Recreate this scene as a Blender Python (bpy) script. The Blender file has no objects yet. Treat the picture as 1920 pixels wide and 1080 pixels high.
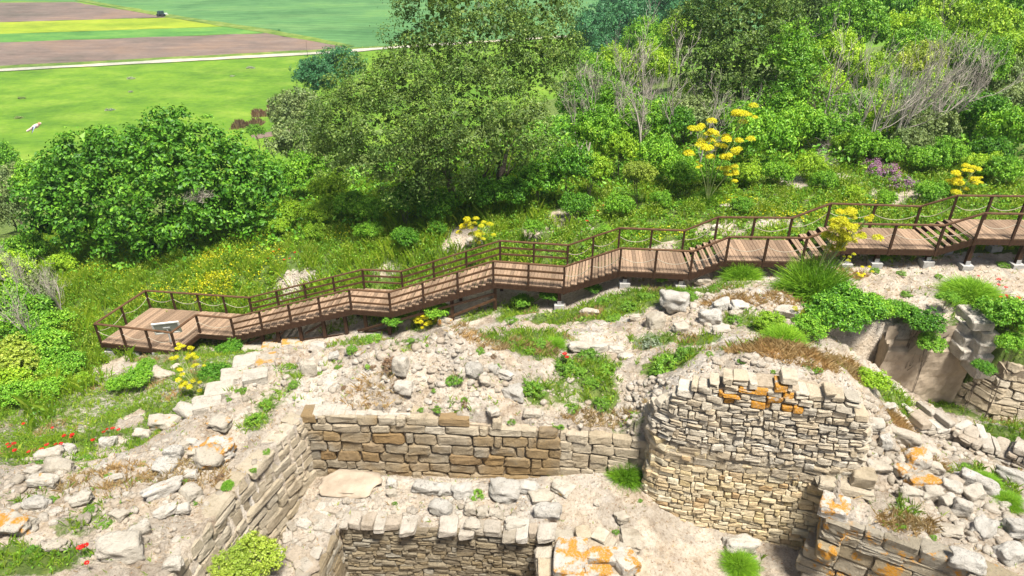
import bpy, math, random
import numpy as np
from mathutils import noise as mn, Vector, Matrix
R = math.radians
SC = bpy.context.scene
COL = SC.collection
# ------------------------------------------------------------------ camera, sky, sun, exposure
CZ, PITCH, FPX = 35.0, R(30), 1305.0
cam = bpy.data.cameras.new("camera"); cam_o = bpy.data.objects.new("camera", cam); COL.objects.link(cam_o)
cam.sensor_width = 36; cam.lens = 36 * FPX / 1920; cam.clip_start = 0.1; cam.clip_end = 6000
cam_o.location = (0, 0, CZ); cam_o.rotation_euler = (R(60), 0, 0); SC.camera = cam_o
SUN_EL, SUN_AZ = R(69), R(142)          # azimuth measured from +Y towards +X
w = bpy.data.worlds.new("World"); SC.world = w; w.use_nodes = True
nt = w.node_tree; bg = nt.nodes["Background"]
sky = nt.nodes.new("ShaderNodeTexSky"); sky.sky_type = 'NISHITA'; sky.sun_disc = False
sky.sun_elevation = SUN_EL; sky.sun_rotation = SUN_AZ; sky.dust_density = 3.0; sky.air_density = 1.0; sky.ozone_density = 0.6
nt.links.new(sky.outputs[0], bg.inputs[0]); bg.inputs[1].default_value = 0.06
sl = bpy.data.lights.new("sun", 'SUN'); sl.energy = 4.9; sl.angle = R(12); sl.color = (1, 0.955, 0.87)
so = bpy.data.objects.new("sun", sl); COL.objects.link(so)
sdir = Vector((math.cos(SUN_EL) * math.sin(SUN_AZ), math.cos(SUN_EL) * math.cos(SUN_AZ), math.sin(SUN_EL)))
so.rotation_euler = sdir.to_track_quat('Z', 'Y').to_euler(); so.location = (30, -20, 80)
SC.view_settings.view_transform = 'Standard'; SC.view_settings.look = 'None'
SC.view_settings.gamma = 1.0; SC.view_settings.exposure = 0.95
SC.render.engine = 'CYCLES'
SC.cycles.max_bounces = 6; SC.cycles.diffuse_bounces = 2; SC.cycles.transmission_bounces = 4; SC.cycles.transparent_max_bounces = 4
# ------------------------------------------------------------------ rays of the photograph -> points of the place
CP, SP = math.cos(PITCH), math.sin(PITCH)
def ray(px, py):
    u = (px - 960) / FPX; v = (540 - py) / FPX
    return np.array([u, CP + v * SP, -SP + v * CP])
def P(px, py, z):
    r = ray(px, py); return np.array([0, 0, CZ]) + r * ((z - CZ) / r[2])
def PY(px, py, Y):
    r = ray(px, py); return np.array([0, 0, CZ]) + r * (Y / r[1])
def pxm(p):            # photograph pixels per metre at a point
    return FPX / (p[1] * CP - (p[2] - CZ) * SP)
# ------------------------------------------------------------------ object helpers
def tag(o, label=None, cat=None, group=None, kind=None):
    if label: o["label"] = label
    if cat: o["category"] = cat
    if group: o["group"] = group
    if kind: o["kind"] = kind
    return o
def empty(name, loc, label, cat, group=None):
    o = bpy.data.objects.new(name, None); o.empty_display_size = 0.3; o.location = loc; COL.objects.link(o)
    return tag(o, label, cat, group)
def link(name, me, parent=None, loc=None):
    o = bpy.data.objects.new(name, me); COL.objects.link(o)
    if parent is not None:
        o.parent = parent
    if loc is not None: o.location = loc
    return o
def mesh(name, V, faces, mats, mi=None, smooth=False):
    """V (n,3); faces = list of (m,k) int arrays; mi = list of int or arrays"""
    me = bpy.data.meshes.new(name)
    V = np.asarray(V, np.float32)
    me.vertices.add(len(V)); me.vertices.foreach_set("co", V.ravel())
    faces = [np.asarray(f, np.int32) for f in faces if len(f)]
    nl = sum(f.size for f in faces); nf = sum(len(f) for f in faces)
    me.loops.add(nl); me.polygons.add(nf)
    me.loops.foreach_set("vertex_index", np.concatenate([f.ravel() for f in faces]))
    tot = np.concatenate([np.full(len(f), f.shape[1], np.int32) for f in faces])
    st = np.zeros(nf, np.int32); st[1:] = np.cumsum(tot)[:-1]
    me.polygons.foreach_set("loop_start", st); me.polygons.foreach_set("loop_total", tot)
    for m in (mats if isinstance(mats, (list, tuple)) else [mats]): me.materials.append(m)
    if mi is not None:
        a = np.concatenate([np.full(len(f), k, np.int32) if np.isscalar(k) else np.asarray(k, np.int32) for f, k in zip(faces, mi)])
        me.polygons.foreach_set("material_index", a)
    me.polygons.foreach_set("use_smooth", np.full(nf, bool(smooth)))
    me.update(calc_edges=True)
    return me
class MB:
    """collects pieces; build() links them as ONE mesh object"""
    def __init__(s): s.v = []; s.f = {}; s.n = 0
    def add(s, V, F, m=0):
        V = np.asarray(V, float); F = np.asarray(F, int)
        if not len(F): return
        s.v.append(V); s.f.setdefault((F.shape[1], m), []).append(F + s.n); s.n += len(V)
    def box(s, c, sx, sy, sz, ux=(1, 0, 0), uy=(0, 1, 0), uz=(0, 0, 1), m=0):
        c = np.asarray(c, float); ux = np.asarray(ux, float) * sx / 2; uy = np.asarray(uy, float) * sy / 2; uz = np.asarray(uz, float) * sz / 2
        V = [c + a * ux + b * uy + d * uz for d in (-1, 1) for b in (-1, 1) for a in (-1, 1)]
        s.add(V, [(0, 2, 3, 1), (4, 5, 7, 6), (0, 1, 5, 4), (2, 6, 7, 3), (0, 4, 6, 2), (1, 3, 7, 5)], m)
    def beam(s, a, b, wd, ht, m=0, up=(0, 0, 1)):
        a = np.asarray(a, float); b = np.asarray(b, float); d = b - a; L = np.linalg.norm(d); d /= L
        up = np.asarray(up, float)
        if abs(d @ up) > 0.98: up = np.array([0, 1.0, 0])
        sd = np.cross(d, up); sd /= np.linalg.norm(sd); u2 = np.cross(sd, d)
        s.box((a + b) / 2, L, wd, ht, d, sd, u2, m)
    def tube(s, pts, rad, k=6, m=0, cap=True):
        pts = np.asarray(pts, float); n = len(pts)
        rad = np.full(n, rad, float) if np.isscalar(rad) else np.asarray(rad, float)
        t = np.gradient(pts, axis=0); t /= np.linalg.norm(t, axis=1)[:, None] + 1e-9
        ref = np.array([0.31, 0.17, 0.93]) if abs(t[0][2]) < 0.9 else np.array([1.0, 0.1, 0])
        s1 = np.cross(t, ref); s1 /= np.linalg.norm(s1, axis=1)[:, None] + 1e-9; s2 = np.cross(t, s1)
        an = np.arange(k) * 2 * math.pi / k
        V = pts[:, None, :] + rad[:, None, None] * (np.cos(an)[None, :, None] * s1[:, None, :] + np.sin(an)[None, :, None] * s2[:, None, :])
        i = np.arange(n - 1)[:, None] * k; j = np.arange(k)[None, :]; j2 = (j + 1) % k
        F = np.stack([i + j, i + j2, i + k + j2, i + k + j], -1).reshape(-1, 4)
        s.add(V.reshape(-1, 3), F, m)
        if cap:
            s.add(V[0], [list(range(k))[::-1]], m); s.add(V[-1], [list(range(k))], m)
    def mesh(s, name, mats, smooth=False):
        fs, ms = [], []
        for (k, m), l in s.f.items(): fs.append(np.concatenate(l)); ms.append(m)
        return mesh(name, np.concatenate(s.v), fs, mats, ms, smooth)
    def build(s, name, mats, parent=None, smooth=False, origin=None):
        if origin is None and parent is not None and (parent.name.startswith('boardwalk') or (parent.parent and parent.parent.name.startswith('boardwalk'))): origin = BW0
        if origin is not None: s.v = [a - np.asarray(origin) for a in s.v]
        return link(name, s.mesh(name, mats, smooth), parent)
# ------------------------------------------------------------------ materials
def mat(name):
    m = bpy.data.materials.new(name); m.use_nodes = True
    n = m.node_tree; b = n.nodes["Principled BSDF"]; b.inputs["Roughness"].default_value = 0.9
    b.inputs["Specular IOR Level"].default_value = 0.2
    return m, n, b
def nd(n, t, **kw):
    x = n.nodes.new(t)
    for k, v in kw.items():
        if k.startswith("i_"):
            k2 = k[2:]; k2 = int(k2) if k2.isdigit() else k2.replace("_", " ")
            if hasattr(v, "is_linked"): n.links.new(v, x.inputs[k2])
            else: x.inputs[k2].default_value = v
        else: setattr(x, k, v)
    return x
def noise(n, vec, sc, det=4, rough=0.6):
    return nd(n, "ShaderNodeTexNoise", i_Vector=vec, i_Scale=sc, i_Detail=det, i_Roughness=rough).outputs[0]
def ramp(n, fac, stops, interp='LINEAR'):
    r = nd(n, "ShaderNodeValToRGB", i_Fac=fac); e = r.color_ramp; e.interpolation = interp
    while len(e.elements) < len(stops): e.elements.new(0.5)
    for el, (p, c) in zip(e.elements, stops):
        el.position = p; el.color = (c, c, c, 1) if np.isscalar(c) else (*c, 1)
    return r.outputs[0]
def mix(n, f, a, b, mode='MIX'):
    x = nd(n, "ShaderNodeMix", data_type='RGBA', blend_type=mode)
    for s, v in ((0, f), (6, a), (7, b)):
        if hasattr(v, "is_linked"): n.links.new(v, x.inputs[s])
        elif s == 0: x.inputs[0].default_value = v
        else: x.inputs[s].default_value = (*v, 1) if len(v) == 3 else v
    return x.outputs[2]
def bump(n, b, h, st, dist=0.03):
    x = nd(n, "ShaderNodeBump", i_Height=h, i_Strength=st, i_Distance=dist); n.links.new(x.outputs[0], b.inputs["Normal"])
def pos(n): return nd(n, "ShaderNodeNewGeometry").outputs["Position"]
def objc(n): return nd(n, "ShaderNodeTexCoord").outputs["Object"]
def island(n): return nd(n, "ShaderNodeNewGeometry").outputs["Random Per Island"]
def objrand(n): return nd(n, "ShaderNodeObjectInfo").outputs["Random"]

def stone_mat(name, cols, orange=0.0, speck=0.5, per='island', grain=1.0, stain=None):
    m, n, b = mat(name); v = pos(n)
    rnd = island(n) if per == 'island' else objrand(n)
    st = [(i / max(1, len(cols) - 1), c) for i, c in enumerate(cols)]
    c = ramp(n, rnd, st)
    c = mix(n, 0.75, c, ramp(n, noise(n, v, 3.1 * grain, 6, 0.7), [(0.3, (0.6, 0.55, 0.47)), (0.48, (0.95, 0.93, 0.88)), (0.7, (1.16, 1.14, 1.1))]), 'MULTIPLY')
    if stain: c = mix(n, ramp(n, noise(n, v, 0.8, 3), [(0.42, 0.0), (0.62, 0.85)]), c, stain)
    sp = ramp(n, noise(n, v, 22 * grain, 5, 0.75), [(0.54, 0.0), (0.63, 1.0)])
    big = ramp(n, noise(n, v, 2.3, 3), [(0.4, 0.1), (0.6, 1.0)])
    f = nd(n, "ShaderNodeMath", operation='MULTIPLY', i_0=sp, i_1=big).outputs[0]
    f = nd(n, "ShaderNodeMath", operation='MULTIPLY', i_0=f, i_1=speck).outputs[0]
    c = mix(n, f, c, (0.10, 0.095, 0.085))
    if orange > 0:
        t = 0.66 - 0.24 * orange
        o = ramp(n, noise(n, v, 2.6, 5, 0.65), [(t, 0.0), (t + 0.07, 1.0)])
        o2 = nd(n, "ShaderNodeMath", operation='MULTIPLY', i_0=o, i_1=ramp(n, noise(n, v, 24, 5, 0.75), [(0.33, 0.35 if orange > 1 else 0.1), (0.5, 1.0)])).outputs[0]
        c = mix(n, o2, c, (0.60, 0.28, 0.03))
    n.links.new(c, b.inputs["Base Color"])
    h = nd(n, "ShaderNodeMath", operation='ADD', i_0=noise(n, v, 9 * grain, 8, 0.72), i_1=nd(n, "ShaderNodeMath", operation='MULTIPLY', i_0=noise(n, v, 45 * grain, 4, 0.7), i_1=0.5).outputs[0]).outputs[0]
    bump(n, b, h, 1.0, 0.11 / grain)
    return m
def leaf_mat(name, c0, c1, c2=None, trans=0.22, var=1.0, rough=0.5):
    m, n, b = mat(name); b.inputs["Roughness"].default_value = rough; b.inputs["Specular IOR Level"].default_value = 0.35
    st = [(0, c0), (0.75, c1)] + ([(1.0, c2)] if c2 else [])
    c = ramp(n, island(n), st)
    c = mix(n, 1.0, c, ramp(n, objrand(n), [(0, (0.8, 0.84, 0.8)), (1, (1.12, 1.1, 1.1))]), 'MULTIPLY')
    c = mix(n, 1.0, c, ramp(n, noise(n, pos(n), 0.55, 3), [(0.35, (0.78, 0.85, 0.85)), (0.65, (1.2, 1.12, 1.0))]), 'MULTIPLY')
    n.links.new(c, b.inputs["Base Color"])
    t = nd(n, "ShaderNodeBsdfTranslucent"); n.links.new(mix(n, 1.0, c, (1.3, 1.25, 0.6), 'MULTIPLY'), t.inputs[0])
    mx = nd(n, "ShaderNodeMixShader", i_0=trans); n.links.new(b.outputs[0], mx.inputs[1]); n.links.new(t.outputs[0], mx.inputs[2])
    n.links.new(mx.outputs[0], n.nodes["Material Output"].inputs[0])
    return m
def plain_mat(name, a, b_, sc=8, rough=0.8, bst=0.3, stretch=None, rnd=0.0):
    m, n, b = mat(name); b.inputs["Roughness"].default_value = rough; v = objc(n)
    if stretch: v = nd(n, "ShaderNodeMapping", i_Vector=v, i_Scale=stretch).outputs[0]
    c = ramp(n, noise(n, v, sc, 6, 0.65), [(0.3, a), (0.7, b_)])
    if rnd: c = mix(n, rnd, c, ramp(n, island(n), [(0, 0.55), (0.5, 0.95), (1, 1.25)]), 'MULTIPLY')
    n.links.new(c, b.inputs["Base Color"]); bump(n, b, noise(n, v, sc * 3, 5), bst, 0.01)
    return m
LIME = [(0.50, 0.45, 0.37), (0.62, 0.58, 0.51), (0.56, 0.50, 0.41), (0.66, 0.63, 0.58)]
M = {}
M['lime'] = stone_mat('weathered_limestone', LIME, 0.0, 0.5, 'obj')
M['lime_lichen'] = stone_mat('limestone_orange_lichen', LIME, 0.75, 0.7, 'obj')
M['lime_some'] = stone_mat('limestone_some_lichen', LIME, 0.3, 0.5, 'obj')
M['grey'] = stone_mat('grey_lichen_limestone', [(0.50, 0.475, 0.43), (0.6, 0.575, 0.53)], 0.0, 0.9, 'obj')
M['orange'] = stone_mat('orange_lichen_stone', LIME, 1.35, 0.5)
M['rubble'] = stone_mat('rubble_stone', [(0.42, 0.37, 0.30), (0.58, 0.53, 0.46), (0.50, 0.42, 0.33), (0.64, 0.60, 0.54)], 0.0, 0.6)
M['ashlar'] = stone_mat('ochre_ashlar', [(0.26, 0.20, 0.13), (0.40, 0.33, 0.23), (0.34, 0.305, 0.245), (0.46, 0.39, 0.29), (0.33, 0.21, 0.09)], 0.0, 0.6, stain=(0.33, 0.225, 0.105))
M['ashlar_pale'] = stone_mat('pale_ashlar', [(0.46, 0.38, 0.27), (0.55, 0.48, 0.37), (0.50, 0.42, 0.30), (0.60, 0.54, 0.44)], 0.0, 0.45)
M['tower_low'] = stone_mat('cream_courses', [(0.60, 0.48, 0.27), (0.70, 0.60, 0.42), (0.64, 0.50, 0.30), (0.74, 0.67, 0.5), (0.55, 0.38, 0.2)], 0.0, 0.12, grain=1.5)
M['tower_up'] = stone_mat('grey_rubble_courses', [(0.46, 0.42, 0.35), (0.64, 0.57, 0.46), (0.56, 0.47, 0.34), (0.68, 0.63, 0.54)], 0.0, 0.45, grain=1.3)
M['inner'] = stone_mat('brown_courses', [(0.22, 0.18, 0.125), (0.33, 0.28, 0.2), (0.27, 0.21, 0.125), (0.36, 0.33, 0.27)], 0.0, 0.7, grain=1.4)
M['buttress'] = stone_mat('lichened_blocks', [(0.33, 0.29, 0.22), (0.42, 0.38, 0.31), (0.38, 0.31, 0.2)], 0.45, 0.6)
M['mortar'] = plain_mat('earth_mortar', (0.18, 0.145, 0.10), (0.38, 0.315, 0.235), 12, 0.95, 0.6)
M['wood'] = plain_mat('weathered_deck_wood', (0.16, 0.10, 0.062), (0.345, 0.245, 0.165), 7, 0.8, 0.6, (9, 0.9, 3), rnd=0.9)
M['wood_dark'] = plain_mat('dark_stained_wood', (0.032, 0.017, 0.010), (0.075, 0.04, 0.023), 6, 0.6, 0.3, (3, 3, 1.0))
M['rail'] = plain_mat('brown_rail_wood', (0.065, 0.032, 0.016), (0.14, 0.078, 0.04), 6, 0.6, 0.3)
M['rope'] = plain_mat('pale_rope', (0.28, 0.24, 0.18), (0.42, 0.37, 0.29), 40, 0.9)
M['concrete'] = plain_mat('pale_concrete', (0.28, 0.27, 0.25), (0.44, 0.43, 0.41), 9, 0.9)
M['steel'] = plain_mat('grey_steel', (0.3, 0.3, 0.3), (0.42, 0.42, 0.41), 9, 0.5)
M['panel_back'] = plain_mat('grey_panel', (0.26, 0.27, 0.25), (0.36, 0.36, 0.33), 5, 0.6)
M['white'] = plain_mat('white_frame_paint', (0.7, 0.7, 0.68), (0.8, 0.8, 0.78), 6, 0.5)
M['bark'] = plain_mat('bark', (0.09, 0.07, 0.05), (0.2, 0.165, 0.13), 9, 0.95, 0.8, (3, 3, 0.8))
M['bare'] = plain_mat('bare_grey_twigs', (0.27, 0.235, 0.195), (0.50, 0.445, 0.385), 5, 0.9, 0.4)
M['twig'] = plain_mat('dry_twigs', (0.16, 0.10, 0.06), (0.33, 0.22, 0.14), 14, 0.95, 0.4)
L = {}
L['oak'] = leaf_mat('oak_leaves', (0.045, 0.10, 0.014), (0.125, 0.215, 0.032), (0.25, 0.345, 0.085))
L['herb'] = leaf_mat('herb_leaves', (0.20, 0.36, 0.015), (0.36, 0.52, 0.03), (0.52, 0.6, 0.08), trans=.45, rough=0.7)
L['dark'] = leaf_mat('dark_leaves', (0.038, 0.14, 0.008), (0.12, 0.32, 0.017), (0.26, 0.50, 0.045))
L['mid'] = leaf_mat('mid_green_leaves', (0.08, 0.23, 0.010), (0.2, 0.43, 0.024), (0.38, 0.6, 0.07))
L['bright'] = leaf_mat('bright_leaves', (0.16, 0.32, 0.012), (0.32, 0.52, 0.025), (0.5, 0.64, 0.06))
L['lime'] = leaf_mat('lime_leaves', (0.18, 0.27, 0.02), (0.33, 0.43, 0.045), (0.48, 0.55, 0.12))
L['olive'] = leaf_mat('olive_leaves', (0.11, 0.165, 0.05), (0.22, 0.3, 0.1), (0.36, 0.44, 0.19))
L['blue'] = leaf_mat('haze_tinted_leaves', (0.03, 0.13, 0.05), (0.065, 0.23, 0.085), (0.12, 0.32, 0.12))  # blue-green of the species, with the haze of distance painted into the colour
L['fern'] = leaf_mat('fennel_leaves', (0.1, 0.24, 0.01), (0.2, 0.4, 0.015), (0.3, 0.5, 0.03), rough=0.7)
L['grass'] = leaf_mat('grass_blades', (0.13, 0.26, 0.015), (0.27, 0.42, 0.025), (0.44, 0.5, 0.09), rough=0.7)
L['weed'] = leaf_mat('weed_leaves', (0.08, 0.2, 0.015), (0.18, 0.36, 0.03), (0.32, 0.5, 0.07))
L['dry'] = leaf_mat('dry_grass', (0.32, 0.2, 0.09), (0.5, 0.36, 0.18), (0.55, 0.42, 0.24), 0.2)
L['yellow'] = leaf_mat('yellow_blossom', (0.50, 0.46, 0.004), (0.72, 0.68, 0.012), (0.85, 0.82, 0.07), 0.25)
L['red'] = leaf_mat('poppy_petals', (0.42, 0.01, 0.008), (0.6, 0.025, 0.015), None, 0.25)
L['purple'] = leaf_mat('purple_blossom', (0.22, 0.08, 0.22), (0.34, 0.18, 0.34), (0.5, 0.4, 0.5), 0.25)
L['reed'] = leaf_mat('brown_reeds', (0.16, 0.09, 0.05), (0.26, 0.165, 0.10), (0.34, 0.25, 0.16), 0.2)
L['silver'] = leaf_mat('silvery_leaves', (0.22, 0.27, 0.17), (0.35, 0.4, 0.28), (0.42, 0.46, 0.36), 0.2)
# ------------------------------------------------------------------ the terrain (heightfield with excavated levels)
def rbf(pts):
    A = np.array(pts, float); X = A[:, :2]; n = len(X)
    D = np.linalg.norm(X[:, None] - X[None], axis=2)
    K = np.zeros((n + 1, n + 1)); K[:n, :n] = -D - 0.02 * np.eye(n); K[:n, n] = 1; K[n, :n] = 1
    wv = np.linalg.solve(K, np.append(A[:, 2], 0))
    def f(x, y):
        out = np.full(x.shape, wv[n])
        for i in range(n): out -= wv[i] * np.hypot(x - X[i, 0], y - X[i, 1])
        return out
    return f
UP_PX = [  # photograph pixel, height of the ground there
 (575,785,22.45),(500,860,22.45),(430,950,22.5),(345,1060,22.6),(400,800,22.5),(300,900,22.6),(150,950,22.7),(30,900,22.35),(30,1060,22.9),(200,1050,22.9),(350,1000,22.6),
 (330,800,22.4),(200,875,22.2),(0,890,22.2),(470,665,22.2),(540,648,22.3),(400,735,22.2),(-120,900,22.2),(-120,1100,23),(300,1250,22.9),
 (230,668,15.8),(290,718,17.3),(200,770,17.5),(100,830,18.5),(30,700,16.2),(190,850,19.0),(330,690,16.8),(400,670,17.2),(440,645,17.4),(300,760,18.1),(360,715,18.0),
 (600,760,22.5),(800,765,22.6),(1000,795,22.4),(1150,795,22.3),(600,690,22.6),(750,665,23.35),(880,672,23.25),(1050,700,22.6),(1150,705,22.6),(640,650,22.45),(700,640,22.6),(850,613,23.5),(930,625,22.5),
 (1000,620,22.15),(1100,640,22.2),(1000,604,21.9),(960,603,21.6),(1180,660,22.3),
 (600,637,17.4),(880,600,19.0),(940,598,19.1),(760,600,18.2),(1100,570,20.7),(1057,562,20.6),(1000,585,20.4),(1170,535,21.0),
 (1250,560,22.0),(1330,550,22.2),(1400,570,22.5),(1460,560,22.6),(1480,620,22.5),(1230,610,22.0),(1330,610,22.3),(1290,530,21.5),(1400,520,21.9),
 (1300,650,22.9),(1400,640,23.5),(1330,690,24.0),(1400,672,24.5),(1480,670,24.6),(1560,700,24.2),(1250,720,23.5),(1190,760,22.5),(1210,700,22.8),
 (1600,720,23.7),(1640,770,22.8),(1620,690,22.6),(1690,790,21.8),(1640,840,22.3),(1610,890,22.05),(1620,930,22.2),(1700,860,22.1),
 (1600,530,22.0),(1700,525,22.1),(1800,520,22.2),(1900,530,22.3),(1700,560,22.1),(1850,560,22.15),(1580,560,22.1),(1700,490,22.1),(1850,480,22.3),(1560,500,22.0),
 (1830,600,22.0),(1905,610,22.0),(1990,600,22.0),(1990,700,21.6),
 (1750,805,20.9),(1830,825,20.9),(1905,865,20.9),(1750,855,21.5),(1850,900,21.6),(1905,960,21.8),(1750,960,22.2),(1850,1040,22.2),(1650,950,22.35),(1600,980,22.4),(1720,1020,22.25),(1990,960,21.8),(1990,1080,22.3),(1780,1120,22.3),
 (150,480,15.4),(100,600,15.6),(300,480,16.2),(450,470,17.3),(600,440,18.3),(500,530,17.5),(700,460,18.9),(840,440,19.8),(1050,400,20.8),(1150,420,21.1),(1350,385,21.8),(1600,350,22.4),(1850,350,22.7),(1990,350,22.7),
 (620,560,17.6),(760,500,19.0),(900,470,20.0),(1100,450,20.9),(1250,440,21.4),(1450,410,22.0),(30,500,14.6),(20,430,13.5)]
UP_W = [(-10.2,18.4,19.2),(-9.2,20.2,18.6),(-7.6,20.3,19.3),(-6,20.6,19.4),(-4,20.8,19.8),(-2,20.6,20.6),(-8.5,22.5,17.6),(-5,22.8,18.2),(-2,22.8,19.0),(-11.5,16.0,19.6),(0,21.4,20.6),(1,23,19.8),
 (-45,30,12),(-60,40,8),(-90,50,2),(-60,60,4),(-60,85,-0.5),(-30,50,11.5),(-30,62,7),(-30,80,2.2),(-30,96,-0.3),(-12,50,15.5),(-10,65,11.5),(-8,85,6),(-6,105,1),(-5,122,-0.6),
 (5,45,19.8),(8,60,17),(12,80,12),(15,105,6),(18,135,0.5),(20,150,-0.8),(25,45,21.5),(30,60,20.2),(35,80,16),(40,105,10),(45,140,3),(60,50,22.5),(65,80,19),(80,120,11),(110,70,17),(60,165,-0.8),(120,150,4),(-170,60,-1),(-120,110,-1),(-60,120,-1),(-20,140,-1),(-170,5,-1),(-80,10,6),(-40,10,16),(-30,2,20),
 (40,25,22.5),(60,10,22.5),(30,5,22.5),(170,30,18),(0,2,22.8),(-15,2,22.9),(15,2,22.5)]
up_f = rbf([tuple(P(*p)) for p in UP_PX] + UP_W)
low_f = rbf([(-5.6,14,20.4),(-6,12.6,19.6),(-6.4,10.5,19.6),(-3,14.3,20.55),(0,14.2,20.6),(1.2,14,20.75),(2.5,13.6,21.1),(3.4,13.3,20.95),(4.5,12.8,20.3),(6,12.3,20.1),(7.5,11.9,20),(4,11,20.2),(3,9.5,20.2),(6,10,20),(1.5,12.8,20.85),(2,12,20.6),(8,8,20),(2,7,20.2),(-6.8,8,20)])
EXC = [(-5.55,14.8),(1.4,14.45),(3.65,14.15),(3.75,13.75),(4.7,13.4),(6.3,13.1),(7.7,12.75),(7.95,12.5),(7.4,11.4),(9.7,10.15),(10.5,5),(-7.8,5),(-7.1,9.6),(-6.55,12.2)]
INNER = [(-4.9,13.5),(-5.55,12.2),(-5.75,10.6),(-5.9,5),(-4.6,5),(-4.6,10.8),(-4.3,12.2),(-2,12.08),(1.0,11.8),(1.0,13.1),(0.2,13.65),(-2,13.75),(-4.2,13.85)]
DEEP = [(-4.6,5),(-4.6,10.8),(-4.35,12.15),(-2,12.05),(0.95,11.75),(0.95,5)]
PIT = [(10.3,19.6),(12.6,20.0),(13.0,20.15),(16.0,20.3),(16.4,19.9),(17.6,19.0),(20.0,17.9),(24,16.5),(24,13.4),(19,14.6),(16.0,15.6),(13.6,16.5),(11.6,17.6),(10.6,18.5)]
def inside(poly, x, y):
    r = np.zeros(x.shape, bool); n = len(poly)
    for i in range(n):
        x0, y0 = poly[i]; x1, y1 = poly[(i + 1) % n]
        if y0 == y1: continue
        c = ((y0 > y) != (y1 > y)) & (x < (x1 - x0) * (y - y0) / (y1 - y0) + x0); r ^= c
    return r
def axis(a, b, st, lo, hi, gr=1.12, mx=6):
    c = list(np.arange(a, b + 1e-6, st)); s = st
    while c[-1] < hi: s = min(s * gr, mx); c.append(c[-1] + s)
    s = st
    while c[0] > lo: s = min(s * gr, mx); c.insert(0, c[0] - s)
    return np.array(c)
GX = axis(-17, 20.5, 0.1, -170, 175); GY = axis(6, 30, 0.1, 0.5, 190, 1.08)
XX, YY = np.meshgrid(GX, GY)
def fbm(x, y, sc, seed=0.0, oct=4):
    f = np.empty(x.shape); fx = f.ravel()
    for i, (a, b) in enumerate(zip(x.ravel() * sc, y.ravel() * sc)): fx[i] = mn.fractal((a, b, seed), 1.0, 2.0, oct)
    return f
NZ = fbm(XX, YY, 0.9, 3.1, 5); NZ2 = fbm(XX, YY, 3.3, 7.7, 3)
RG = np.clip(0.55 - np.abs(fbm(XX, YY, 1.9, 12.3, 3)) * 1.6, -.6, 1) * (fbm(XX, YY, .45, 22.0, 2) > -.15) - .25
ZU = up_f(XX, YY)
near = (XX > -19) & (XX < 22) & (YY < 24)
ZU = ZU + np.where(near, 0.12 * NZ + 0.06 * NZ2 + RG * (0.14 + 0.16 * np.exp(-((XX + 2) / 4) ** 2 - ((YY - 17) / 2) ** 2)), 0.12 * NZ + 0.02 * NZ2)
ZL = low_f(XX, YY) + 0.03 * NZ + 0.015 * NZ2
ZZ = ZU.copy()
ST = [((-13.1,27.34),(-12.85,29.2),16.6),((-7.15,26.38),(-6.9,28.2),18.7),((-5.36,26.12),(-5.08,28.02),18.7),((-0.78,25.43),(-.52,27.33),20.6),((2.14,24.95),(2.42,26.9),20.6),
 ((4.32,24.63),(4.52,26.5),21.6),((7.11,24.36),(7.18,26.25),21.6),((8.38,24.2),(8.42,26.05),22.3),((11.34,24.1),(11.42,25.98),22.3),((12.75,24.0),(12.82,25.93),22.95),((16.28,23.85),(16.3,25.65),22.95),((17.35,23.5),(17.3,25.2),23.6),((24,23.2),(24,25.0),23.6)]
mx_ = [-19.5] + [(a[0] + b_[0]) / 2 for a, b_, c_ in ST]; my_ = [28.4] + [(a[1] + b_[1]) / 2 for a, b_, c_ in ST]; mz_ = [16.6] + [c_ for a, b_, c_ in ST]
dk = np.interp(XX, mx_, mz_); dist = np.abs(YY - np.interp(XX, mx_, my_)); clr = np.interp(XX, [-20, -13, -8, 0, 4, 25], [.75, .9, 1.3, 1.4, .8, .75])
cap = dk - clr + np.maximum(0, dist - 1.3) * .7
ok = (XX > -20) & (XX < 25); ZZ = np.where(ok & (dist < 4), np.minimum(ZZ, cap + .04 * NZ), ZZ)
e = inside(EXC, XX, YY); ZZ[e] = ZL[e]
e = inside(INNER, XX, YY); ZZ[e] = (21.17 + 0.07 * NZ + 0.05 * NZ2)[e]
e = inside(DEEP, XX, YY); ZZ[e] = 18.4
e = inside(PIT, XX, YY); ZZ[e] = (18.95 + 0.06 * NZ + 0.03 * NZ2 - 0.12 * (YY - 18) + np.clip(XX - 16.5, 0, 6) * 0.12)[e]
def H(x, y):
    i = int(np.clip(np.searchsorted(GX, x) - 1, 0, len(GX) - 2)); j = int(np.clip(np.searchsorted(GY, y) - 1, 0, len(GY) - 2))
    a = min(max((x - GX[i]) / (GX[i + 1] - GX[i]), 0), 1); b = min(max((y - GY[j]) / (GY[j + 1] - GY[j]), 0), 1)
    return max((ZZ[j, i] * (1 - a) + ZZ[j, i + 1] * a) * (1 - b) + (ZZ[j + 1, i] * (1 - a) + ZZ[j + 1, i + 1] * a) * b, 0.0)
def HV(x, y):
    i = np.clip(np.searchsorted(GX, x) - 1, 0, len(GX) - 2); j = np.clip(np.searchsorted(GY, y) - 1, 0, len(GY) - 2)
    a = np.clip((x - GX[i]) / (GX[i + 1] - GX[i]), 0, 1); b = np.clip((y - GY[j]) / (GY[j + 1] - GY[j]), 0, 1)
    return np.maximum((ZZ[j, i] * (1 - a) + ZZ[j, i + 1] * a) * (1 - b) + (ZZ[j + 1, i] * (1 - a) + ZZ[j + 1, i + 1] * a) * b, 0.0)
_T = np.concatenate([np.arange(7, 45, 0.04), np.arange(45, 400, 0.25)])
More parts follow.
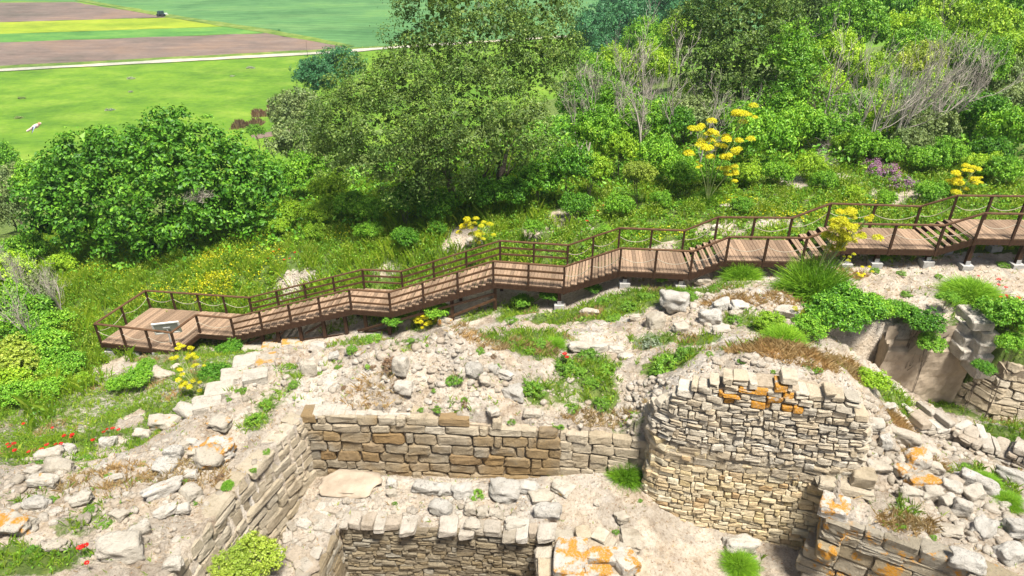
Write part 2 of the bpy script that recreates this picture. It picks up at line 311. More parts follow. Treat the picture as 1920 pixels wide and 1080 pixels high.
def hit(px, py):
    r = ray(px, py); x = r[0] * _T; y = r[1] * _T; z = CZ + r[2] * _T
    k = np.argmax(z <= HV(x, y))
    return np.array([x[k], y[k], HV(x[k:k+1], y[k:k+1])[0]])
# vegetation cover of the ground: soft ellipses lying on the ground (centre pixel, half width, half height in pixels, amount)
VEGS = [(1150,565,150,28,.95),(1050,600,110,24,.9),(1230,640,60,22,.7),(1350,540,90,18,.6),(940,640,70,22,.7),(1080,735,120,40,.6),(880,760,80,20,.4),(760,640,70,20,.5),(1560,560,60,20,.4),(1400,645,90,20,.5),(1720,545,60,16,.4),(520,740,80,40,.35),(620,650,50,16,.45),(160,930,120,40,.35),(1780,880,60,20,.5),(1650,990,50,30,.35),(1540,950,20,20,.7),(1110,590,110,35,.9),(1200,565,80,30,.95),(1290,550,70,20,.9),(1000,625,90,30,.75),(1100,690,70,35,.95),(1130,735,50,40,.85),(1005,735,45,30,.85),(990,655,60,22,.8),(1255,680,70,28,.9),(1310,640,50,22,.85),
 (1450,620,70,25,.85),(1390,600,60,25,.6),(1800,760,90,35,.95),(1700,770,40,35,.9),(1900,660,60,60,.95),(1840,610,50,30,.9),(1870,820,60,25,.8),(1700,480,200,14,.5),(1200,830,60,10,.2),
 (480,790,40,25,.65),(500,755,35,18,.6),(430,745,30,15,.4),(550,700,40,25,.55),(250,780,80,40,.9),(100,830,120,45,.97),(60,860,80,25,.95),(330,780,40,30,.6),(400,700,60,40,.85),(330,690,40,25,.6),(240,600,40,20,.3),(130,700,80,50,.95),
 (150,990,60,30,.6),(180,960,30,30,.6),(60,940,70,25,.55),(90,1050,110,40,.95),(20,1050,60,40,.9),(230,920,40,20,.3),(260,990,30,20,.4),(160,880,50,10,.5),
 (690,640,70,25,.7),(620,690,40,20,.35),(800,600,50,20,.8),(740,590,120,25,.6),(640,610,60,20,.5),(900,590,60,15,.6),(970,590,50,25,.8),(1170,890,45,35,.5),(1400,1060,60,30,.4),(1690,960,30,40,.6),(1720,990,60,20,.35),(1840,890,50,25,.75),(1880,920,40,25,.8),(1860,990,50,20,.4),
 (850,720,25,12,.5),(720,820,20,8,.2),(880,930,40,14,.3),(1650,730,35,35,.8),(1520,690,30,12,.5),(1560,760,20,10,.2)]
BARES = [(1060,410,40,18,.8),(860,450,40,30,.8),(1000,440,30,25,.6),(545,535,50,14,.8),(720,505,45,9,.4),(1480,340,40,18,.8),(1590,335,30,14,.6),(1700,370,70,16,.7),(1350,430,60,20,.7),(1240,470,30,14,.7),(1640,360,30,10,.5),(210,690,50,18,.9),(250,790,25,30,.9),(210,830,30,20,.5),(1450,420,60,12,.6),(1400,385,40,15,.5)]
def ell(l):
    out = []
    for px, py, rx, ry, a in l:
        c = hit(px, py); s = pxm(c); dz = abs(ray(px, py)[2]); out.append((c[0], c[1], rx / s, ry / s / max(dz, 0.25), a))
    return out
VE, BE = ell(VEGS), ell(BARES)
def cover(x, y):
    n1 = np.array([mn.fractal((a * 1.1, b * 1.1, 4.4), 1.0, 2.0, 3) for a, b in zip(x.ravel(), y.ravel())]).reshape(x.shape)
    line = 29.2 - 0.14 * (x + 13)
    v = np.where(y > line, 0.92, np.where((x < -11.5) & (y > 15.5 + 0.0 * x), 0.55, 0.07))
    v = np.where((x < -19.5) & (y > 14), 0.9, v)
    for cx, cy, rx, ry, a in VE:
        d = np.hypot((x - cx) / rx, (y - cy) / ry) + 0.35 * n1; v = np.maximum(v, a * np.clip(1.6 - 1.3 * d, 0, 1))
    for cx, cy, rx, ry, a in BE:
        d = np.hypot((x - cx) / rx, (y - cy) / ry) + 0.4 * n1; v = v * (1 - a * np.clip(1.7 - 1.4 * d, 0, 1))
    return np.clip(v + 0.12 * n1 * (v > 0.12), 0, 1)
CV = cover(XX, YY)
nj, ni = XX.shape
idx = np.arange(nj * ni).reshape(nj, ni)
F = np.stack([idx[:-1, :-1], idx[:-1, 1:], idx[1:, 1:], idx[1:, :-1]], -1).reshape(-1, 4)
m, n, b = mat('earth_and_turf')
v = pos(n)
soil = ramp(n, noise(n, v, 1.3, 7, 0.7), [(0.3, (0.33, 0.25, 0.175)), (0.44, (0.51, 0.425, 0.325)), (0.58, (0.62, 0.545, 0.445)), (0.8, (0.73, 0.675, 0.585))])
soil = mix(n, 1.0, soil, ramp(n, noise(n, v, 14, 6, 0.75), [(0.3, (0.7, 0.66, 0.62)), (0.5, (1, 1, 1)), (0.7, (1.1, 1.09, 1.07))]), 'MULTIPLY')
soil = mix(n, ramp(n, noise(n, v, 34, 3, 0.7), [(0.62, 0.0), (0.7, 0.7)]), soil, (0.17, 0.12, 0.08))
rk = ramp(n, noise(n, v, 0.55, 4, 0.6), [(0.5, 0.0), (0.66, 0.7)])
soil = mix(n, rk, soil, ramp(n, noise(n, v, 5.5, 7, 0.75), [(0.35, (0.30, 0.27, 0.23)), (0.45, (0.62, 0.58, 0.52)), (0.7, (0.72, 0.69, 0.63))]))
vo = nd(n, "ShaderNodeTexVoronoi", feature='DISTANCE_TO_EDGE', i_Vector=mix(n, 0.12, v, nd(n, "ShaderNodeTexNoise", i_Vector=v, i_Scale=4.0).outputs[1]), i_Scale=4.2).outputs["Distance"]
vc = nd(n, "ShaderNodeTexVoronoi", i_Vector=mix(n, 0.12, v, nd(n, "ShaderNodeTexNoise", i_Vector=v, i_Scale=4.0).outputs[1]), i_Scale=4.2).outputs["Color"]
msk = ramp(n, noise(n, v, 0.8, 4, 0.65), [(0.47, 0.0), (0.56, 1.0)])
stn = mix(n, 1.0, ramp(n, vc, [(0.2, (0.42, 0.38, 0.33)), (0.6, (0.66, 0.62, 0.55)), (0.9, (0.74, 0.71, 0.66))]), ramp(n, vo, [(0.0, (0.6, 0.52, 0.44)), (0.07, (1, 1, 1))]), 'MULTIPLY')
soil = mix(n, nd(n, "ShaderNodeMath", operation='MULTIPLY', i_0=msk, i_1=0.22).outputs[0], soil, stn)
soil = mix(n, 0.9, soil, ramp(n, noise(n, v, 9, 7, 0.8), [(0.34, (0.42, 0.37, 0.32)), (0.47, (0.92, 0.91, 0.9)), (0.6, (1.0, 1.0, 1.0)), (0.72, (1.18, 1.17, 1.15))]), 'MULTIPLY')
turf = ramp(n, noise(n, v, 2.2, 6, 0.7), [(0.3, (0.05, 0.085, 0.015)), (0.5, (0.10, 0.17, 0.02)), (0.7, (0.2, 0.25, 0.05))])
at = nd(n, "ShaderNodeAttribute", attribute_name="cover").outputs["Fac"]
ad = nd(n, "ShaderNodeMath", operation='ADD', i_0=at, i_1=nd(n, "ShaderNodeMath", operation='MULTIPLY', i_0=nd(n, "ShaderNodeMath", operation='SUBTRACT', i_0=noise(n, v, 6, 5, 0.7), i_1=0.5).outputs[0], i_1=1.1).outputs[0]).outputs[0]
c = mix(n, ramp(n, ad, [(0.38, 0.0), (0.62, 0.95)]), soil, turf)
n.links.new(c, b.inputs["Base Color"])
hh = nd(n, "ShaderNodeMath", operation='ADD', i_0=noise(n, v, 5, 9, 0.75), i_1=nd(n, "ShaderNodeMath", operation='MULTIPLY', i_0=noise(n, v, 28, 4, 0.7), i_1=0.45).outputs[0]).outputs[0]
hh = nd(n, "ShaderNodeMath", operation='ADD', i_0=hh, i_1=nd(n, "ShaderNodeMath", operation='MULTIPLY', i_0=msk, i_1=noise(n, v, 11, 6, 0.8)).outputs[0]).outputs[0]
bump(n, b, hh, 1.0, 0.13)
me = mesh('hillside', np.stack([XX, YY, ZZ], -1).reshape(-1, 3), [F], m, smooth=True)
ca = me.attributes.new("cover", 'FLOAT', 'POINT'); ca.data.foreach_set("value", CV.ravel().astype(np.float32))
tag(link('hillside_ground', me), 'dry earth and turf hillside falling from the ruins to the plain', 'ground', kind='structure')
# ------------------------------------------------------------------ the plain
def sheet(name, pts, z, m, label, rag=0.0):
    if rag:      # uneven field margins
        q = []
        for a, b_ in zip(pts, list(pts[1:]) + [pts[0]]):
            a, b_ = np.array(a[:2], float), np.array(b_[:2], float); L_ = np.linalg.norm(b_ - a); k_ = int(min(max(L_ / 4, 1), 120)); nr_ = np.array([b_[1] - a[1], a[0] - b_[0]]) / (L_ + 1e-6)
            for t_ in np.arange(k_) / k_: p_ = a + (b_ - a) * t_; q.append(p_ + nr_ * rag * (mn.noise((p_[0] * .11, p_[1] * .11, z * 90)) + .6 * mn.noise((p_[0] * .5, p_[1] * .5, z * 50))) * (t_ > 0))
        pts = q
    V = np.array([(p[0], p[1], z) for p in pts])
    me = mesh(name, V, [np.array([list(range(len(pts)))])], m)
    if me.polygons[0].normal.z < 0: me.flip_normals()
    return tag(link(name, me), label, 'field', kind='structure')
def G(px, py): return P(px, py, 0.0)[:2]
def field_mat(name, cs, sc, stretch=(1, 1, 1), bst=0.4, rows=0.0, rot=0.0):
    m, n, b = mat(name); v = nd(n, "ShaderNodeMapping", i_Vector=pos(n), i_Scale=stretch).outputs[0]
    c = ramp(n, noise(n, v, sc, 7, 0.68), [(0.3, cs[0]), (0.5, cs[1]), (0.7, cs[2])])
    c = mix(n, 0.8, c, ramp(n, noise(n, v, sc * 9, 5, 0.7), [(0.3, (0.72, 0.76, 0.7)), (0.7, (1.18, 1.15, 1.15))]), 'MULTIPLY')
    c = mix(n, 1.0, c, ramp(n, noise(n, pos(n), 0.035, 6, 0.75), [(0.36, (0.66, 0.74, 0.72)), (0.5, (1, 1, 1)), (0.64, (1.24, 1.14, 1.0))]), 'MULTIPLY')
    if rows:      # drill rows and wheel tracks
        rv = nd(n, "ShaderNodeMapping", i_Vector=pos(n), i_Rotation=(0, 0, rot)).outputs[0]
        wv = nd(n, "ShaderNodeTexWave", bands_direction='Y', i_Vector=rv, i_Scale=rows, i_Distortion=1.5, i_Detail=3.0).outputs["Color"]
        c = mix(n, 0.6, c, ramp(n, wv, [(0.0, (0.72, 0.74, 0.74)), (0.25, (1, 1, 1)), (1, (1.06, 1.05, 1.04))]), 'MULTIPLY')
    n.links.new(c, b.inputs["Base Color"]); bump(n, b, noise(n, v, sc * 12, 4), bst, 0.3)
    return m
meadow_m = field_mat('meadow_grass', [(0.062, 0.15, 0.012), (0.11, 0.215, 0.014), (0.175, 0.265, 0.03)], 0.09, (1, 1.6, 1))
crop_m = field_mat('green_crop', [(0.06, 0.155, 0.05), (0.078, 0.19, 0.062), (0.11, 0.215, 0.07)], 0.04, (0.5, 2.2, 1), rows=0.09, rot=0.18)
crop2_m = field_mat('green_strip', [(0.05, 0.16, 0.035), (0.08, 0.21, 0.04), (0.13, 0.26, 0.05)], 0.12, (0.6, 1.5, 1), rows=0.2, rot=0.06)
yel_m = field_mat('yellow_green_crop', [(0.17, 0.26, 0.014), (0.245, 0.31, 0.02), (0.3, 0.33, 0.03)], 0.06, (0.4, 2, 1), rows=0.15, rot=0.06)
plow_m = field_mat('ploughed_earth', [(0.13, 0.095, 0.078), (0.17, 0.125, 0.105), (0.21, 0.165, 0.14)], 0.15, (0.5, 3, 1), rows=0.25, rot=0.06)
verge_m = field_mat('rough_verge', [(0.06, 0.12, 0.02), (0.12, 0.19, 0.03), (0.22, 0.25, 0.08)], 0.3)
road_m = field_mat('gravel_track', [(0.32, 0.295, 0.24), (0.42, 0.385, 0.32), (0.5, 0.46, 0.39)], 0.4)
sheet('meadow', [(-1500, 20), (1500, 20), (1500, 5000), (-1500, 5000)], 0.0, meadow_m, 'bright green meadow on the plain below the hill')
sheet('crop_field', [G(-900, 12), G(-200, 2), G(150, 3), G(320, 32), G(510, 62), G(660, 90), G(760, 84), G(1150, 66), G(1900, 40), (1500, 4000), (-1500, 4000)], 0.03, crop_m, 'blue green crop field beyond the track', 1.2)
sheet('ploughed_field_far', [G(-700, 6), G(0, 5), G(140, 4), G(318, 33), G(0, 42), G(-700, 62)], 0.06, plow_m, 'far brown ploughed field at upper left', 1.2)
sheet('yellow_crop_field', [G(-700, 62), G(0, 42), G(318, 33), G(425, 50), G(0, 64), G(-700, 92)], 0.06, yel_m, 'yellow green crop strip between the ploughed fields', 1.2)
sheet('green_crop_strip', [G(-700, 92), G(0, 64), G(425, 50), G(510, 62), G(0, 80), G(-700, 112)], 0.06, crop2_m, 'narrow green crop strip above the near ploughed field', 1.2)
sheet('ploughed_field_near', [G(-700, 112), G(0, 80), G(500, 63), G(655, 88), G(640, 92), G(0, 125), G(-700, 160)], 0.09, plow_m, 'near brown ploughed field beside the pale track', 1.2)
sheet('field_verge', [G(-700, 160), G(0, 124.5), G(640, 91.5), G(760, 84), G(1100, 66), G(1100, 70), G(760, 89), G(640, 97), G(0, 133), G(-700, 174)], 0.12, verge_m, 'rough grassy verge along the track', .7)
sheet('verge_line', [G(140, 1), G(165, 1), G(330, 29), G(520, 58), G(665, 87), G(650, 89), G(500, 63), G(312, 33)], 0.12, verge_m, 'grassy ditch line between the fields', .7)
sheet('track', [G(-700, 168.5), G(0, 130.3), G(640, 95.5), G(748, 87), G(1100, 65.5), G(1100, 68.5), G(748, 91), G(640, 100), G(0, 134.7), G(-700, 175)], 0.15, road_m, 'pale gravel farm track crossing the plain', .7)
sheet('lower_path', [G(470, 254), G(530, 243), G(600, 238), G(600, 248), G(530, 253), G(475, 262)], 0.05, plow_m, 'pale path at the foot of the hill', .7)
# ------------------------------------------------------------------ the boardwalk
def A3(p, z): return np.array([p[0], p[1], z], float)
STEPS = {0: 16, 2: 14, 4: 8, 6: 5, 8: 4, 10: 5}
BW0 = (0, 26, H(0, 26))
bw = empty('boardwalk', (0, 26, H(0, 26)), 'brown timber boardwalk with stepped flights and railings crossing the hillside', 'boardwalk')
def planks(mb, a0, a1, b0, b1, z0, z1, pw=0.145, rng=random.Random(1)):
    """boards lying across from the near edge a0-a1 to the far edge b0-b1"""
    a0, a1, b0, b1 = (np.asarray(p, float) for p in (a0, a1, b0, b1))
    n = max(1, int(round(np.linalg.norm(a1 - a0) / pw)))
    for i in range(n):
        t0, t1 = (i + 0.04) / n, (i + 0.96) / n
        c = [a0 + (a1 - a0) * t0, a0 + (a1 - a0) * t1, b0 + (b1 - b0) * t1, b0 + (b1 - b0) * t0]
        z = z0 + rng.uniform(-.004, .004)
        ex = rng.uniform(-.012, .02)
        d = (c[3] - c[0]); d /= np.linalg.norm(d)
        c = [c[0] - d * ex, c[1] - d * ex, c[2] + d * ex, c[3] + d * ex]
        V = [A3(p, z - 0.035) for p in c] + [A3(p, z) for p in c]
        mb.add(V, [(3, 2, 1, 0), (4, 5, 6, 7), (0, 1, 5, 4), (1, 2, 6, 5), (2, 3, 7, 6), (3, 0, 4, 7)], 0)
BWM = [M['wood'], M['wood_dark']]
PL = [(-19.17,26.85),(-15.34,26.12),(-14.82,27.61),(-18.22,29.88)]
mb = MB()
planks(mb, PL[0], PL[1], PL[3], (-14.35,29.4), 16.6, 16.6); planks(mb, (-14.98,27.56), ST[0][0], (-14.35,29.4), ST[0][1], 16.6, 16.6)
for a, b2 in ((PL[0], PL[1]), (PL[1], (-14.9,27.6)), ((-14.9,27.6), ST[0][0]), (PL[0], PL[3]), (PL[3], ST[0][1])):
    mb.beam(A3(a, 16.44), A3(b2, 16.44), 0.06, 0.22, 1)
mb.build('platform_deck', BWM, bw)
for k in range(len(ST) - 1):
    (a0, b0, z0), (a1, b1, z1) = ST[k], ST[k + 1]
    mb = MB(); a0, a1, b0, b1 = (np.array(p) for p in (a0, a1, b0, b1))
    if k in STEPS:
        ns = STEPS[k]
        for i in range(ns):
            t0, t1 = i / ns, (i + 1) / ns; z = z0 + (z1 - z0) * (i + 0.75) / ns
            g = 0.0 if k in (0, 2, 4) else 0.14
            for h in range(2):
                u0, u1 = t0 + (t1 - t0) * (g + h * (1 - g) / 2 + .02), t0 + (t1 - t0) * (g + (h + 1) * (1 - g) / 2 - .02)
                planks(mb, a0 + (a1 - a0) * u0, a0 + (a1 - a0) * u1, b0 + (b1 - b0) * u0, b0 + (b1 - b0) * u1, z, z, 9)
        fl = mb.build('stair_flight', BWM, bw)
        for e0, e1, sg in ((a0, a1, 1), (b0, b1, -1)):
            s = MB(); s.beam(A3(e0, z0 - .17), A3(e1, z1 - .17), 0.06, 0.24, 0)
            for i in range(ns):   # saw-tooth brackets under each tread
                q0 = e0 + (e1 - e0) * (i + .08) / ns; q1 = e0 + (e1 - e0) * (i + .98) / ns; z = z0 + (z1 - z0) * (i + .75) / ns - .05
                s.beam(A3(q0, z - .05), A3(q1, z - .05), 0.055, 0.09, 0)
            s.build('stringer', [M['wood_dark']], fl)
    else:
        planks(mb, a0, a1, b0, b1, z0, z1)
        for e0, e1 in ((a0, a1), (b0, b1)): mb.beam(A3(e0, z0 - .16), A3(e1, z0 - .16), 0.06, 0.22, 1)
        mb.build('landing_deck', BWM, bw)
# railings: (points, style per run)
HR = 1.0
def railing(pts, styles, skip_first=False):
    for k in range(len(pts) - 1):
        a, b2 = np.array(pts[k], float), np.array(pts[k + 1], float); L_ = np.linalg.norm(b2 - a); n_ = max(1, int(round(L_ / 1.45)))
        d = (b2 - a) / L_; up = np.array([0, 0, HR])
        mb = MB(); mb.beam(a + up, b2 + up, 0.115, 0.045, 0); mb.build('handrail', [M['rail']], bw)
        if styles[k] == 'r':
            for h in (0.36, 0.68):
                mb = MB(); mb.beam(a + (0, 0, h), b2 + (0, 0, h), 0.04, 0.085, 0); mb.build('mid_rail', [M['rail']], bw)
        for i in range(n_ + 1):
            if i == 0 and (k > 0 or skip_first): continue
            q = a + (b2 - a) * i / n_
            mb = MB(); mb.beam(q + (0, 0, -.3), q + (0, 0, HR - .022), 0.085, 0.085, 0, up=(d[0], d[1], 0)); mb.build('rail_post', [M['wood_dark']], bw)
        if styles[k] == 'o':
            for i in range(n_):
                p0 = a + (b2 - a) * i / n_ + (0, 0, .62); p1 = a + (b2 - a) * (i + 1) / n_ + (0, 0, .62)
                t = np.linspace(0, 1, 9)[:, None]; pp = p0 + (p1 - p0) * t; pp[:, 2] -= 0.24 * 4 * (t * (1 - t))[:, 0]
                mb = MB(); mb.tube(pp, 0.013, 4); mb.build('rope', [M['rope']], bw)
z = 16.6
far = [A3(s[1], s[2]) for s in ST]; nearp = [A3(s[0], s[2]) for s in ST]
sty = ['r', 'r', 'r', 'r'] + ['o'] * 8
railing([A3((-13.1,27.34), z), A3((-14.82,27.61), z), A3(PL[1], z), A3(PL[0], z), A3(PL[3], z), far[0]], ['o'] * 5, True)
railing(far, sty, True); railing(nearp, sty)
# supports and footings
def support(x, y, ztop, foot=True, hi=False):
    g = H(x, y)
    if foot:
        s = 0.26; mb = MB(); mb.box((x, y, g + .05), .42, .42, .32); f_ = mb.build('footing', [M['concrete']], bw)
        mb = MB(); mb.box((x, y - .09, g + .27), .17, .02, .2); mb.build('bracket', [M['steel']], f_); g += .2
    if ztop - g > 0.1:
        mb = MB(); mb.beam((x, y, g), (x, y, ztop), 0.15, 0.15, 0, up=(1, 0, 0)); mb.build('support_post', [M['wood_dark']], bw)
for x, y in ((-18.95,27.0),(-17.6,26.75),(-16.4,26.5),(-15.5,26.35),(-18.2,28.5),(-16.4,28.9),(-15,28.9)): support(x, y, 16.35)
for k, fr in ((0, .02), (0, .22), (0, .36), (0, .55), (0, .75), (0, .93), (1, .3), (1, .9), (2, .3), (2, .6), (3, .02), (3, .95), (5, .1), (5, .9), (7, .2), (7, .9), (9, .1), (9, .42), (9, .97), (11, .02), (11, .3)):
    (a0, b0, z0), (a1, b1, z1) = ST[k], ST[k + 1]
    for e0, e1, s in ((a0, a1, .18), (b0, b1, -.18)):
        q = np.array(e0) + (np.array(e1) - np.array(e0)) * fr; zt = z0 + (z1 - z0) * fr - .27
        support(q[0], q[1] + s, zt, foot=(k >= 5 or (k == 3 and fr > .5)))
def brace(p, q, m='wood_dark'):
    mb = MB(); mb.beam(p, q, .05, .1); mb.build('brace', [M[m]], bw)
brace((-12.9,27.5,15.9), (-11.7,27.3,16.6)); brace((-11.6,27.25,15.9), (-10.6,27.1,17.1)); brace((-9.6,26.95,17.0), (-8.6,26.8,17.7)); brace((-9.8,27,16.6), (-5.4,26.3,17.7))
brace((-3.2,25.95,18.35), (-.72,25.45,19.75), 'rail'); brace((-7,26.4,17.5), (-.75,25.5,20.0))
# information board on its stone foot
c = P(322, 646, 16.6)
ib = empty('information_board', tuple(c + (0, 0, .34)), 'small grey panel in white frame on a steel post, seen from behind on the platform', 'sign')
a = R(14); ux = np.array([math.cos(.22), math.sin(.22), 0]); fw = np.array([-math.sin(.22), math.cos(.22), 0]); uz = fw * math.sin(a) * -1 + np.array([0, 0, math.cos(a)]); uy = np.cross(uz, ux)
pc = np.array([0, 0, .58])
mb = MB(); mb.box(pc, 1.02, .03, .56, ux, uy, uz); pn_ = mb.build('panel', [M['panel_back']], ib)
mb = MB()
for s in (-1, 1):
    mb.box(pc + uz * s * .31, 1.16, .06, .07, ux, uy, uz); mb.box(pc + ux * s * .545, .07, .06, .55, ux, uy, uz)
mb.build('frame', [M['white']], pn_)
mb = MB(); mb.tube([(0, 0, -.2), (0, 0, .55)], .035, 8); mb.box(pc + uy * .03 * (1 if uy[1] < 0 else -1), .3, .03, .12, ux, uy, uz); mb.build('post', [M['steel']], ib)
# ------------------------------------------------------------------ stones
def cube_surface(n):
    idx = {}; V = []; F = []
    def vid(i, j, k):
        if (i, j, k) not in idx: idx[(i, j, k)] = len(V); V.append((2 * i / n - 1, 2 * j / n - 1, 2 * k / n - 1))
        return idx[(i, j, k)]
    for a in range(n):
        for b in range(n):
            F.append((vid(a, b, 0), vid(a, b + 1, 0), vid(a + 1, b + 1, 0), vid(a + 1, b, 0))); F.append((vid(a, b, n), vid(a + 1, b, n), vid(a + 1, b + 1, n), vid(a, b + 1, n)))
            F.append((vid(a, 0, b), vid(a + 1, 0, b), vid(a + 1, 0, b + 1), vid(a, 0, b + 1))); F.append((vid(a, n, b), vid(a, n, b + 1), vid(a + 1, n, b + 1), vid(a + 1, n, b)))
            F.append((vid(0, a, b), vid(0, a, b + 1), vid(0, a + 1, b + 1), vid(0, a + 1, b))); F.append((vid(n, a, b), vid(n, a + 1, b), vid(n, a + 1, b + 1), vid(n, a, b + 1)))
    return np.array(V), np.array(F)
CU = {n: cube_surface(n) for n in (3, 4, 6)}
CU = {n: (np.sign(V) * np.abs(V) ** .42, F) for n, (V, F) in CU.items()}   # grid lines gathered near the edges: flat faces, worn arrises
def stone(mb, rng, c, sx, sy, sz, ux, uy, uz, n=4, k=7.0, jit=0.12, amp=0.04, m=0):
    V, F = CU[n]
    k = k * 2.1; V = V / (np.sum(np.abs(V) ** k, axis=1) ** (1 / k))[:, None]; V = V + rng.normal(0, .022, V.shape)
    J = rng.uniform(-jit, jit, (2, 2, 2, 3)); t = (V + 1) / 2
    for a in (0, 1):
        for b in (0, 1):
            for d in (0, 1):
                wt = (t[:, 0] if a else 1 - t[:, 0]) * (t[:, 1] if b else 1 - t[:, 1]) * (t[:, 2] if d else 1 - t[:, 2]); V = V + wt[:, None] * J[a, b, d]
    for f in (2.2, 4.5):
        kk = rng.normal(0, f, (3, 3)); V = V + amp * (2.2 / f) * np.sin(V @ kk + rng.uniform(0, 6, 3))
    V = np.asarray(c) + V[:, :1] * np.asarray(ux) * sx / 2 + V[:, 1:2] * np.asarray(uy) * sy / 2 + V[:, 2:] * np.asarray(uz) * sz / 2
    mb.add(V, F, m)
def wall_face(mb, rng, path, zb, zt, ch, ln, depth=.4, batter=0.0, proud=.12, n=4, irr=.12, gap=.014, m=0, mfun=None, skip=None, k=7.0, out=1, ragged=0.0, var=0):
    """courses of separate stones along path (plan polyline); zb, zt heights per path point; faces lie to the right of the path (out=1)"""
    path = np.array(path, float); seg = np.linalg.norm(np.diff(path, axis=0), axis=1); S = np.concatenate([[0], np.cumsum(seg)]); LT = S[-1]
    fx = lambda s: np.array([np.interp(s, S, path[:, 0]), np.interp(s, S, path[:, 1])])
    zbv = lambda s: np.interp(s, S, zb); ztv = lambda s: np.interp(s, S, zt)
    z = min(zb) - .1; row = 0
    while z < max(zt):
        h = ch * rng.uniform(.8, 1.22); s = -rng.uniform(0, 1) * ln
        while s < LT:
            w_ = ln * rng.uniform(.6, 1.55) if rng.random() > .12 + .15 * var else ln * rng.uniform(.35, .55)
            if var and rng.random() < .08: w_ *= 1.5
            s0, s1 = max(s, 0), min(s + w_, LT); s += w_
            if s1 - s0 < .35 * ln * .5: continue
            sm = (s0 + s1) / 2; zc = z + h / 2 + rng.normal(0, .012)
            top = ztv(sm) - (rng.random() * ragged if ragged else 0)
            if zc > top or z + h < zbv(sm) - .1: continue
            if skip and skip(sm, zc): continue
            e = min(.15, (s1 - s0) * .3); t = fx(min(sm + e, LT)) - fx(max(sm - e, 0)); t /= np.linalg.norm(t)
            nrm = np.array([t[1], -t[0]]) * out; hh = h
            split = rng.random() < irr and h > .13
            parts = [(zc, hh)] if not split else [(zc - hh * .24, hh * .5), (zc + hh * .25, hh * .48)]
            for zc2, h2 in parts:
                pr = proud + rng.normal(0, .018); off = -batter * (zc2 - min(zb)) + pr - depth / 2
                p = fx(sm) + nrm * off
                tilt = rng.normal(0, .02); ux = np.array([t[0], t[1], tilt]); uz = np.array([-nrm[0] * batter - t[0] * tilt, -nrm[1] * batter - t[1] * tilt, 1.0]); uz /= np.linalg.norm(uz)
                stone(mb, rng, (p[0], p[1], zc2 + rng.normal(0, .018) * var), (s1 - s0) - gap, depth, (h2 - gap) * (1 + rng.uniform(-.22, .12) * var), ux, (nrm[0], nrm[1], 0), uz, n, k, jit=.11 + .1 * var, amp=.04, m=mfun(sm, zc2, rng) if mfun else m)
        z += h; row += 1
def core(path, zb, zt, batter=0, off=0.0, thick=.5, out=1, seg=14, rag=.04, top_m=None):
    """earth core behind the stones of a face"""
    path = np.array(path, float); sg = np.linalg.norm(np.diff(path, axis=0), axis=1); S = np.concatenate([[0], np.cumsum(sg)]); s = np.linspace(0, S[-1], seg)
    X = np.stack([np.interp(s, S, path[:, 0]), np.interp(s, S, path[:, 1])], 1); t = np.gradient(X, axis=0); t /= np.linalg.norm(t, axis=1)[:, None]; nr = np.stack([t[:, 1], -t[:, 0]], 1) * out
    b = np.interp(s, S, zb) - .3; tp = np.interp(s, S, zt) - .03
    bb = X + nr * off; tt = X + nr * (off - batter * (tp - np.min(zb))[:, None]); k = X - nr * thick
    V = np.concatenate([np.c_[bb, b], np.c_[tt, tp], np.c_[k, tp], np.c_[k, b]]); F = []
    for i in range(seg - 1):
        for a, c_ in ((0, 1), (1, 2), (2, 3)): F.append((a * seg + i, a * seg + i + 1, c_ * seg + i + 1, c_ * seg + i))
    F.append((0, seg, 2 * seg, 3 * seg)); F.append((seg - 1, 4 * seg - 1, 3 * seg - 1, 2 * seg - 1))
    m_ = MB(); m_.add(V, F); return m_
def wall_thing(name, label, cat, at, group=None): return empty(name, at, label, cat, group)
def part(mb, name, mats, th): 
    return mb.build(name, mats, th, origin=tuple(th.location))
# back wall of the excavation
rg = np.random.default_rng(5)
W1 = [(-5.75, 14.62), (-2, 14.46), (1.35, 14.28)]
t1 = wall_thing('ashlar_wall', 'ochre brown wall of large squared blocks at the back of the excavation', 'stone wall', (-2, 14.5, 20.4))
mb = MB(); wall_face(mb, rg, W1, [20.1, 20.3, 20.5], [22.5, 22.55, 22.3], .31, .62, .5, .06, .16, 6, .06, .024, k=5.0, mfun=lambda s, z, r: 1 if z > 22.12 and r.random() < .75 else 0); part(mb, 'blocks', [M['ashlar'], M['ashlar_pale']], t1)
part(core(W1, [20.1, 20.3, 20.5], [22.4, 22.45, 22.2], .06, .04, .35), 'earth_core', [M['mortar']], t1)
mb = MB()
for i in range(9):
    x = -5.4 + i * .3; stone(mb, rg, (x + .1, 14.85, 22.52), .3, .45, .16, (1, 0, 0), (0, 1, 0), (0, 0, 1), 4, 6)
part(mb, 'coping', [M['lime']], t1)
# its lower continuation towards the tower
W1b = [(1.3, 14.3), (2.6, 14.12), (3.7, 13.95)]
t2 = wall_thing('short_wall', 'short length of pale ashlar wall running into the left side of the tower', 'stone wall', (2.5, 14.1, 21))
mb = MB(); wall_face(mb, rg, W1b, [20.6, 21.1, 21.0], [22.35, 22.3, 22.4], .29, .5, .5, .1, .16, 6, .1, ragged=.15); part(mb, 'blocks', [M['ashlar_pale']], t2)
part(core(W1b, [20.6, 21.1, 21.0], [22.15, 22.1, 22.2], .1, .04, .35), 'earth_core', [M['mortar']], t2)
